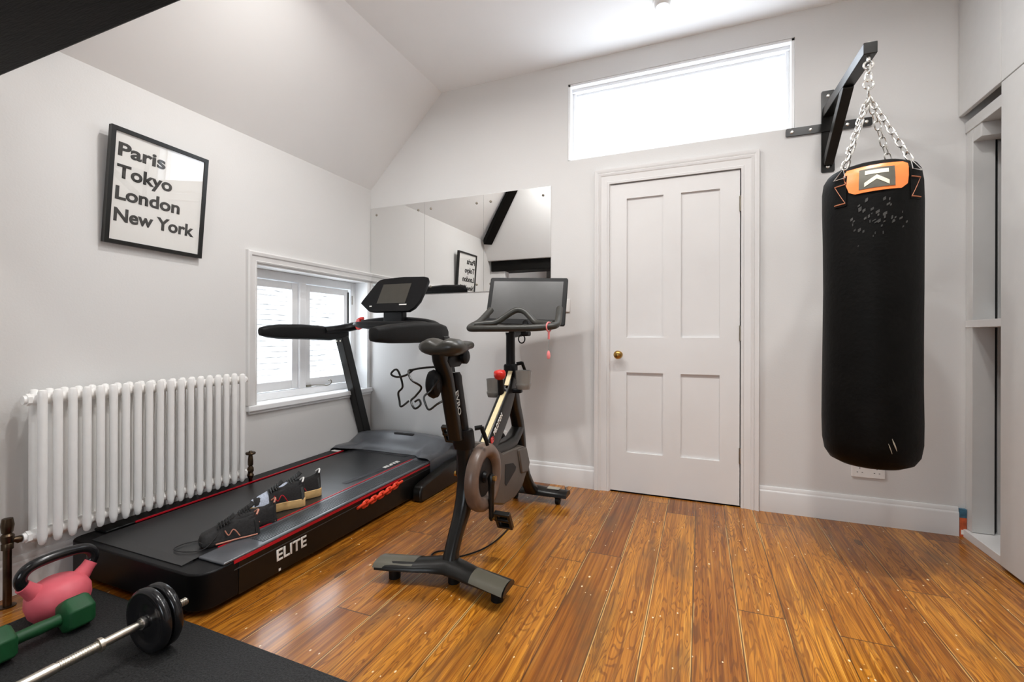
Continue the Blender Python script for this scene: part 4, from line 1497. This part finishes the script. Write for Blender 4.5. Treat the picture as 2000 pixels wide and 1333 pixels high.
mb.build('monitor_housing', BLACK, mon, bevel=0.006)
mb = MB()
b0 = MS @ V((0, -0.04, -0.04))
mb.tube(spline([b0, b0 + V((0, -0.02, -0.06)), V((1.51, -0.50, 1.03)), V((1.51, -0.62, 1.015)), V((1.51, -0.70, 1.01))], 6), 0.02, 12)
mb.build('monitor_arm', BLACK, bk)

# pink key fob hanging from the handlebar
fob = thing('key_fob', 'small pink fob on a loop hanging from the bike handlebar', 'key ring', (1.755, -0.79, 0.90))
mb = MB()
mb.tube([V((1.752, -0.795, 1.047)) + V((0.0055 * math.cos(a) * 1.0, 0.022 * math.cos(a), 0.023 * math.sin(a))) for a in [2 * PI * k / 18 for k in range(18)]], 0.004, 8, closed=True)
mb.tube([(1.752, -0.795, 1.022), (1.752, -0.795, 0.985)], 0.006, 8)
mb.build('loop', PINKP, fob)
mb = MB()
mb.tube([(1.752, -0.795, 0.985), (1.751, -0.796, 0.925)], 0.0015, 6)
mb.build('cord', CHROME, fob)
mb = MB()
mb.lathe([(0.0, 0.0), (0.007, 0.003), (0.010, 0.015), (0.009, 0.03), (0.004, 0.042), (0.0, 0.043)], 12, Matrix.Translation((1.751, -0.796, 0.885)))
mb.build('tag', PINKP, fob)

# ------------------------------------------------------------------ punching bag and bracket
br = thing('wall_bracket', 'black steel wall bracket holding the punching bag', 'bracket', (3.103, 0, 2.15))
mb = MB()
mb.prism(rrect(3.103, 2.129, 0.062, 0.448, 0.008), 'y', -0.008, 0.0)
pl = mb.build('wall_plate', SATIN, br)
mb = MB()
mb.prism(rrect(3.101, 2.150, 0.40, 0.044, 0.006), 'y', -0.014, -0.006)
mb.build('cross_plate', SATIN, br)
for x, z, d_ in ((2.93, 2.15, 0.014), (3.02, 2.15, 0.014), (3.19, 2.15, 0.014), (3.275, 2.15, 0.014), (3.103, 2.325, 0.008), (3.103, 1.935, 0.008)):
    mb = MB()
    mb.lathe([(0.0, 0.005), (0.007, 0.004), (0.010, 0)], 12, Matrix.Translation((x, -d_, z)) @ Matrix.Rotation(PI / 2, 4, 'X'))
    mb.build('bolt', CHROME, br)
AT = V((3.122, -0.622, 2.228))
A0 = V((3.103, -0.006, 2.235))
mb = MB()


def sqtube(mb, a, b, w, h):
    d = (b - a).normalized()
    s = d.cross(V((0, 0, 1))).normalized()
    u = s.cross(d)
    mb.loft([[c + s * (sx * w / 2) + u * (sy * h / 2) for sx, sy in ((-1, -1), (1, -1), (1, 1), (-1, 1))] for c in (a, b)])


sqtube(mb, A0, AT, 0.05, 0.05)
mb.build('arm', SATIN, br, bevel=0.003)
mb = MB()
sqtube(mb, V((3.103, -0.01, 1.955)), V((3.112, -0.335, 2.215)), 0.045, 0.045)
mb.build('brace', SATIN, br, bevel=0.003)
HK = V((3.121, -0.598, 2.203))
mb = MB()
mb.cyl(HK + V((0, 0, 0.05)), HK + V((0, 0, 0.058)), 0.012, 8)
mb.build('arm_nut', CHROME, br)
mb = MB()
mb.cyl(HK, HK + V((0, 0, -0.02)), 0.008, 10)
mb.tube([HK + V((0.017 * math.sin(a), 0, -0.036 + 0.017 * math.cos(a))) for a in [2 * PI * k / 18 * 0.95 for k in range(18)]], 0.005, 8)
mb.build('hook', CHROME, br)

BC = V((3.130, -0.60, 0))
BR_ = 0.174
bag = thing('punching_bag', 'long black punching bag with orange patch hanging by the door', 'punching bag', (BC.x, BC.y, 0.44))
prof = [(0.0, 0.452), (0.06, 0.453), (0.11, 0.460), (0.145, 0.478), (0.164, 0.51), (0.172, 0.56), (0.1735, 0.65), (0.172, 0.8), (0.171, 1.0), (0.1705, 1.2), (0.171, 1.4), (0.173, 1.55), (0.172, 1.63), (0.166, 1.675), (0.152, 1.70), (0.13, 1.712), (0.08, 1.716), (0.0, 1.717)]
mb = MB()
mb.lathe([(r, z) for r, z in prof], 56, Matrix.Translation((BC.x, BC.y, 0)))
for vv in mb.bm.verts:
    a = math.atan2(vv.co.y - BC.y, vv.co.x - BC.x)
    k = 1 + 0.008 * math.sin(3 * a + vv.co.z * 7) + (0.012 * math.sin(9 * a + 1) * max(0, (vv.co.z - 1.55) / 0.15))
    vv.co.x = BC.x + (vv.co.x - BC.x) * k
    vv.co.y = BC.y + (vv.co.y - BC.y) * k
bd = mb.build('bag_body', LEATHER, bag, sharp=2)


def on_bag(ang, z, off=0.0, r=None):
    """ang measured from -y towards +x"""
    if r is None:
        r = BR_
        for (r0, z0_), (r1, z1_) in zip(prof, prof[1:]):
            if z0_ <= z <= z1_:
                r = r0 + (r1 - r0) * (z - z0_) / max(1e-6, z1_ - z0_)
    return V((BC.x + (r + off) * math.sin(ang), BC.y - (r + off) * math.cos(ang), z))


def bag_patch(poly, name, m_, off, par, nu=14, nv=8):
    """polygon in (angle, z) laid on the bag"""
    mb = MB()
    top = [on_bag(a, z, off) for a, z in poly]
    bot = [on_bag(a, z, -0.004) for a, z in poly]
    cx = sum(p[0] for p in poly) / len(poly)
    cz = sum(p[1] for p in poly) / len(poly)
    rings = [bot, top]
    for s in (0.75, 0.5, 0.25, 0.02):
        rings.append([on_bag(cx + (a - cx) * s, cz + (z - cz) * s, off) for a, z in poly])
    mb.loft(rings)
    o = mb.build(name, m_, par, sharp=1.0)
    return o


def dens(poly, n=5):
    out_ = []
    for i in range(len(poly)):
        a, b = poly[i], poly[(i + 1) % len(poly)]
        for k in range(n):
            out_.append((a[0] + (b[0] - a[0]) * k / n, a[1] + (b[1] - a[1]) * k / n))
    return out_


# camera side of the bag (angle of the camera seen from the bag)
CA = math.atan2(2.4536 - BC.x, -( -3.0048 - BC.y))
PA = CA + 0.10
bag_patch(dens([(PA - 0.66, 1.662), (PA - 0.60, 1.685), (PA + 0.56, 1.69), (PA + 0.66, 1.682), (PA + 0.60, 1.60), (PA + 0.47, 1.582), (PA - 0.40, 1.578), (PA - 0.52, 1.59)]), 'logo_patch', ORPATCH, 0.004, bag)
pt = bag_patch(dens([(PA - 0.32, 1.592), (PA + 0.34, 1.594), (PA + 0.34, 1.672), (PA - 0.32, 1.672)]), 'badge', GREYPATCH, 0.0055, bag)
bag_patch(dens([(PA - 0.21, 1.648), (PA + 0.22, 1.648), (PA + 0.22, 1.664), (PA - 0.21, 1.664)], 8), 'badge_bar', CREAM, 0.0068, bag)
for pa, pb in ((PA - 0.22, PA + 0.006), (PA + 0.228, PA + 0.002)):
    bag_patch(dens([(pa, 1.600), (pb, 1.626), (pb, 1.643), (pa, 1.616)], 6), 'badge_chevron', CREAM, 0.0068, bag)
ringc = HK + V((0, 0, -0.165))


def chain(a, b, name, LL=0.043, WW=0.023, rr=0.0033, par=None):
    mb = MB()
    d = b - a
    n = max(2, round(d.length / (LL - 2.4 * rr)))
    for i in range(n):
        c = a + d * ((i + 0.5) / n)
        Mf = frame_matrix(c, d, V((1, 0.2, 0.1)) if i % 2 else V((-0.2, 1, 0.1)))
        mb.tube([Mf @ p for p in link_path(LL, WW, 5)], rr, 8, closed=True)
    return mb.build(name, CHROME, par or bag)


chain(HK + V((0, 0, -0.04)), ringc + V((0, 0, 0.062)), 'swivel', 0.04, 0.024, 0.004)
mb = MB()
for dz, rot, rr in ((0.045, 0.3, 0.021), (0.012, 1.3, 0.024)):
    cc = ringc + V((0, 0, dz))
    mb.tube([cc + V((rr * math.cos(a) * math.cos(rot), rr * math.cos(a) * math.sin(rot), rr * math.sin(a))) for a in [2 * PI * k / 20 for k in range(20)]], 0.0042, 8, closed=True)
mb.build('ring', CHROME, bag)
for i, an in enumerate((CA - 0.62, CA + 0.92, CA + PI - 0.55, CA + PI + 0.8)):
    dz = on_bag(an, 1.665, 0.012)
    top = on_bag(an, 1.668, 0.006)
    apex = on_bag(an, 1.70, 0.004)
    s = V((math.cos(an), math.sin(an), 0))
    b1, b2 = on_bag(an, 1.655, 0.010) - s * 0.024, on_bag(an, 1.655, 0.010) + s * 0.024
    mb = MB()
    mb.tube([b1, b2, apex], 0.003, 8, closed=True)
    mb.build('d_ring', CHROME, bag)
    chain(ringc + V((0, 0, -0.008)), apex, 'chain')
    bag_patch(dens([(an - 0.15, 1.54), (an + 0.15, 1.54), (an + 0.15, 1.664), (an - 0.15, 1.664)], 4), 'strap', LEATHER, 0.004, bag)
    mb = MB()
    for pa, pb in (((-0.13, 1.628), (0.13, 1.628)), ((-0.13, 1.628), (0.13, 1.55)), ((-0.13, 1.55), (0.13, 1.55))):
        fl = 1 if i == 0 else -1
        mb.tube([on_bag(an + fl * (pa[0] + (pb[0] - pa[0]) * t), pa[1] + (pb[1] - pa[1]) * t, 0.0048) for t in (0, 0.25, 0.5, 0.75, 1)], 0.0026 if pa[1] == pb[1] else 0.0012, 6)
    mb.build('stitching', COPPER, bag)
mb = MB()
mb.box(-0.022, 0.022, -0.001, 0.001, 0, 0.06, Matrix.Translation((BC.x - 0.02, BC.y + 0.10, 1.712)) @ Matrix.Rotation(0.5, 4, 'Y'))
mb.build('care_tag', WHITEP, bag)
# worn print below the patch and two scuffs
mb = MB()
rs = random.Random(5)
for k in range(46):
    a = PA - 0.02 + rs.gauss(0, 0.25)
    z = 1.475 + rs.gauss(0, 0.032) - abs(a - PA) * 0.02
    w, h = rs.uniform(0.008, 0.035), rs.uniform(0.002, 0.006)
    p = [(a - w, z - h - w * 0.1), (a + w, z - h + w * 0.1), (a + w, z + h + w * 0.1), (a - w, z + h - w * 0.1)]
    mb.loft([[on_bag(q, zz, 0.0006) for q, zz in p[:2]], [on_bag(q, zz, 0.0006) for q, zz in p[::-1][:2]]], closed_ring=False, cap=False)
mb.build('worn_print', mat('worn_print', (0.035, 0.033, 0.03), 0.6, var=0.4), bag)
mb = MB()
for a, z, da, dzz, w in ((CA + 0.40, 0.60, 0.10, -0.048, 0.004), (CA + 0.33, 0.58, 0.08, -0.04, 0.0025)):
    mb.tube([on_bag(a + da * t, z + dzz * t, 0.0005) for t in (0, 0.33, 0.66, 1)], [0.0006, w * 0.6, w * 0.6, 0.0006], 6)
mb.build('scuff', mat('scuffed_vinyl', (0.45, 0.42, 0.34), 0.5), bag)

# ------------------------------------------------------------------ built-in wardrobe
wd = thing('fitted_wardrobe', 'pale grey fitted wardrobe with open end bay on the right', 'wardrobe', (3.8, -1.0, 0))


def wpart(name, m_, *boxes, bevel=0.002):
    mb = MB()
    for b in boxes:
        mb.box(*b)
    return mb.build(name, m_, wd, bevel=bevel)


wpart('upper_door', CABPAINT, (RX, RX + 0.02, -0.353, -0.003, 2.108, 2.826))
wpart('upper_door', CABPAINT, (RX, RX + 0.02, -0.98, -0.357, 2.108, 2.826))
wpart('upper_door', CABPAINT, (RX, RX + 0.02, -1.60, -0.984, 2.108, 2.826))
wpart('tall_door', CABPAINT, (RX, RX + 0.02, -0.98, -0.357, 0.012, 2.103))
wpart('tall_door', CABPAINT, (RX, RX + 0.02, -1.60, -0.984, 0.012, 2.103))
wpart('side_post', CABPAINT, (3.69, 3.775, -0.062, -0.003, 0.042, 2.06))
wpart('lintel', CABPAINT, (3.685, 3.80, -0.60, -0.003, 2.02, 2.075), (3.69, 3.795, -0.14, -0.062, 1.955, 2.02))
wpart('plinth', TRIM, (3.675, 3.83, -0.36, -0.003, 0.0, 0.04))
wpart('carcass', CABPAINT, (3.685, 4.29, -1.60, -0.37, 2.08, 2.10), (3.685, 4.29, -1.62, -1.60, 0, 2.10), (3.792, 4.27, -0.045, -0.030, 0.0, 1.95), (4.27, 4.29, -1.60, -0.022, 0.0, 2.08))
wpart('bay_shelf', TRIM, (3.686, 4.26, -0.60, -0.005, 1.047, 1.083))
wpart('gap_shade_strip', DARKIN, (3.774, 3.792, -0.040, -0.030, 0.05, 2.0))  # solid dark strip painting the shade in the groove by the post

mb = MB()
secs = []
for z, s in ((0.0, 0.9), (0.02, 1.0), (0.07, 1.05), (0.11, 0.95), (0.125, 0.7)):
    secs.append([V((3.96 + x * s, -0.19 + y * s, z)) for x, y in rrect(0, 0, 0.22, 0.24, 0.07, 5)])
mb.loft(secs)
tag(mb.build('fabric_bag', FABRICP, sharp=1.5), 'grey marbled fabric bundle on the wardrobe floor', 'bag')
pk = thing('cardboard_packet', 'narrow torn orange and blue packet wedged beside the skirting', 'packet', (3.675, -0.011, 0))
mb = MB()
mb.box(3.662, 3.688, -0.020, -0.002, 0.0, 0.095)
mb.build('lower_panel', mat('orange_card', (0.5, 0.09, 0.025), 0.6, var=0.3, vscale=40), pk)
mb = MB()
mb.box(3.662, 3.688, -0.020, -0.002, 0.095, 0.138)
mb.build('upper_panel', mat('blue_card', (0.04, 0.13, 0.2), 0.6, var=0.3, vscale=40), pk)
mb = MB()
mb.box(3.666, 3.680, -0.0206, -0.0196, 0.012, 0.035)
mb.build('label', LETTER, pk)

# ------------------------------------------------------------------ sockets, switch, detector, downlights


def wall_plate(name, x0, x1, z0, z1, label, cat):
    mb = MB()
    mb.box(x0, x1, -0.010, -0.0005, z0, z1)
    return tag(mb.build(name, WHITEP, bevel=0.003), label, cat)


sk = wall_plate('power_socket', 3.213, 3.362, 0.246, 0.332, 'white double power socket below the punching bag', 'socket')
mb = MB()
for cx in (3.250, 3.325):
    for dx, dz_, w, h in ((0, 0.018, 0.003, 0.007), (-0.011, -0.004, 0.006, 0.003), (0.011, -0.004, 0.006, 0.003)):
        mb.box(cx + dx - w / 2, cx + dx + w / 2, -0.0108, -0.0095, 0.278 + dz_ - h / 2, 0.278 + dz_ + h / 2)
mb.build('socket_holes', INK, sk)
for cx in (3.276, 3.299):
    mb = MB()
    mb.box(cx - 0.006, cx + 0.006, -0.0125, -0.0095, 0.298, 0.316)
    mb.build('rocker', WHITEP, sk)
s2 = wall_plate('power_socket', 1.045, 1.192, 0.245, 0.331, 'white double power socket behind the exercise bike', 'socket')
mb = MB()
mb.box(1.065, 1.10, -0.045, -0.010, 0.265, 0.30)
mb.build('plug', BLACK, s2, bevel=0.005)
sw_ = wall_plate('light_switch', 1.562, 1.648, 1.163, 1.249, 'white light switch beside the door, half behind the bike screen', 'switch')
mb = MB()
mb.box(1.600, 1.612, -0.0135, -0.0095, 1.195, 1.217)
mb.build('rocker', WHITEP, sw_)
sd = thing('smoke_detector', 'white round smoke detector on the ceiling', 'smoke detector', (2.262, -0.385, ZC))
mb = MB()
mb.lathe([(0.052, 0.0), (0.052, -0.010), (0.047, -0.018)], 28, Matrix.Translation((2.262, -0.385, ZC)))
mb.build('base', WHITEP, sd)
mb = MB()
mb.lathe([(0.044, -0.016), (0.042, -0.034), (0.034, -0.042), (0.0, -0.043)], 28, Matrix.Translation((2.262, -0.385, ZC)))
mb.build('cover', WHITEP, sd)

# cords and scraps on the floor
mb = MB()
mb.tube(spline([(1.083, -0.043, 0.28), (1.085, -0.055, 0.20), (1.08, -0.06, 0.05), (1.12, -0.10, 0.006), (1.25, -0.30, 0.005), (1.34, -0.60, 0.005), (1.50, -0.70, 0.005), (1.54, -0.85, 0.005), (1.52, -1.05, 0.005), (1.44, -1.18, 0.005), (1.34, -1.22, 0.005), (1.33, -1.17, 0.005), (1.38, -1.15, 0.005), (1.47, -1.25, 0.006)], 7), 0.0035, 8)
tag(mb.build('loose_cable', BLACK), 'thin black cable curling over the floor under the bike', 'cable')
mb = MB()
sp = V((1.83, -1.86, 0.0))
mb.loft([[V((1.815, -1.868, 0.001)), V((1.83, -1.872, 0.002)), V((1.845, -1.862, 0.001))], [V((1.812, -1.855, 0.003)), V((1.825, -1.86, 0.005)), V((1.843, -1.854, 0.002))]], closed_ring=False, cap=False)
ps = mb.build('paper_scrap', PAPER)
sm = ps.modifiers.new('thickness', 'SOLIDIFY')
sm.thickness = 0.001
tag(ps, 'tiny curled white scrap on the bare floorboards', 'scrap')

# ------------------------------------------------------------------ free weights
mb = MB()
mb.prism([(0.26, -1.952), (0.90, -1.952), (1.92, -1.968), (1.92, -2.95), (0.26, -2.95)], 'z', 0.0, 0.012)
tag(mb.build('floor_mat', MATRUB, bevel=0.002), 'black speckled rubber floor mat in the front left corner', 'mat')

kc = V((0.365, -2.105, 0.012))
kb = thing('kettlebell', 'pink kettlebell with a black handle on the rubber mat', 'kettlebell', kc)
mb = MB()
secs = [(0.045, 0.0), (0.06, 0.002), (0.078, 0.025), (0.088, 0.06), (0.086, 0.09), (0.072, 0.118), (0.045, 0.135), (0.0, 0.138)]
mb.lathe(secs, 32, Matrix.Translation(kc))
mb.build('weight_body', PINK, kb, sharp=2)
mb = MB()
for s in (-1, 1):
    mb.tube([kc + V((0, s * 0.040, 0.085)), kc + V((0, s * 0.062, 0.112)), kc + V((0, s * 0.082, 0.136)), kc + V((0, s * 0.094, 0.150))], [0.034, 0.028, 0.022, 0.0215], 16)
mb.build('horn', PINK, kb)
mb = MB()
hp = [kc + V((0, y, z)) for y, z in ((-0.092, 0.148), (-0.099, 0.166), (-0.096, 0.186), (-0.080, 0.203), (-0.05, 0.212), (0, 0.215), (0.05, 0.212), (0.080, 0.203), (0.096, 0.186), (0.099, 0.166), (0.092, 0.148))]
mb.tube(spline(hp, 5), 0.0175, 16)
h_ = mb.build('handle', SOOT, kb)
h_['label'] = 'glossy black handle'

dc = V((0.500, -2.215, 0.012 + 0.050))
db = thing('dumbbell', 'green hexagonal dumbbell lying in front of the kettlebell', 'dumbbell', (dc.x, dc.y, 0.012))
for s in (-1, 1):
    mb = MB()
    rings = []
    for d, r in ((0.055, 0.03), (0.062, 0.050), (0.072, 0.0577), (0.122, 0.0577), (0.134, 0.048), (0.136, 0.03)):
        rings.append([dc + V((r * math.cos(PI / 6 + PI / 3 * k + PI / 6 * 0), s * d, r * math.sin(PI / 6 + PI / 3 * k) * 1.0)) for k in range(6)])
    mb.loft(rings)
    mb.build('hex_head', GREEN, db, bevel=0.005, seg=3)
mb = MB()
mb.tube([dc + V((0, -0.06, 0)), dc + V((0, -0.03, 0)), dc, dc + V((0, 0.03, 0)), dc + V((0, 0.06, 0))], [0.019, 0.0185, 0.020, 0.0185, 0.019], 18)
mb.build('handle', GREEN, db)

bz = 0.012 + 0.098
bx = 0.860
bb = thing('barbell', 'silver barbell with black plates on the rubber mat', 'barbell', (bx, -2.5, 0.012))
mb = MB()
mb.cyl((bx, -2.112, bz), (bx, -3.02, bz), 0.0125, 18)
mb.build('bar', STEEL, bb)
mb = MB()
for ya, yb_, n in ((-2.232, -2.318, 17),):
    for k in range(n):
        y = ya + (yb_ - ya) * k / (n - 1)
        mb.lathe([(0.0125, -0.0018), (0.0142, -0.0006), (0.0142, 0.0006), (0.0125, 0.0018)], 16, Matrix.Translation((bx, y, bz)) @ Matrix.Rotation(PI / 2, 4, 'X'))
mb.lathe([(0.0125, -0.006), (0.020, -0.005), (0.020, 0.005), (0.0125, 0.006)], 18, Matrix.Translation((bx, -2.226, bz)) @ Matrix.Rotation(PI / 2, 4, 'X'))
mb.lathe([(0.0125, -0.08), (0.0145, -0.079), (0.0145, 0.079), (0.0125, 0.08)], 18, Matrix.Translation((bx, -2.405, bz)) @ Matrix.Rotation(PI / 2, 4, 'X'))
mb.build('grip_sleeve', STEEL, bb)
for ends, sgn in (((-2.098, -2.066, -1.985), 1), ((-3.034, -3.066, -3.147), -1)):
    mb = MB()
    ye = ends[2]
    prof = []
    n = 22
    y0_ = ends[0] - 0.02 * sgn
    for k in range(n * 2 + 1):
        prof.append((0.0125 if k % 2 else 0.0108, abs(ye - y0_) * k / (n * 2)))
    mb.lathe([(0.0, 0.0)] + prof + [(0.0, abs(ye - y0_))], 16, Matrix.Translation((bx, y0_, bz)) @ Matrix.Rotation(-PI / 2 * sgn, 4, 'X'))
    mb.build('threaded_end', STEEL, bb)
    mb = MB()
    mb.lathe([(0.0, -0.007), (0.018, -0.007), (0.02, 0.0), (0.018, 0.007), (0.0, 0.007)], 14, Matrix.Translation((bx, ends[0] - 0.018 * sgn, bz)) @ Matrix.Rotation(PI / 2, 4, 'X'))
    mb.build('stop_collar', CHROME, bb)
    for yy in ends[:2]:
        mb = MB()
        mb.lathe([(0.013, -0.010), (0.035, -0.010), (0.045, -0.006), (0.07, -0.006), (0.080, -0.014), (0.092, -0.014), (0.098, -0.007), (0.098, 0.007), (0.092, 0.014), (0.080, 0.014), (0.07, 0.006), (0.045, 0.006), (0.035, 0.010), (0.013, 0.010)], 48,
                 Matrix.Translation((bx, yy, bz)) @ Matrix.Rotation(PI / 2, 4, 'X'))
        mb.build('weight_plate', SOOT, bb, sharp=1.0)

bpy.context.view_layer.update()
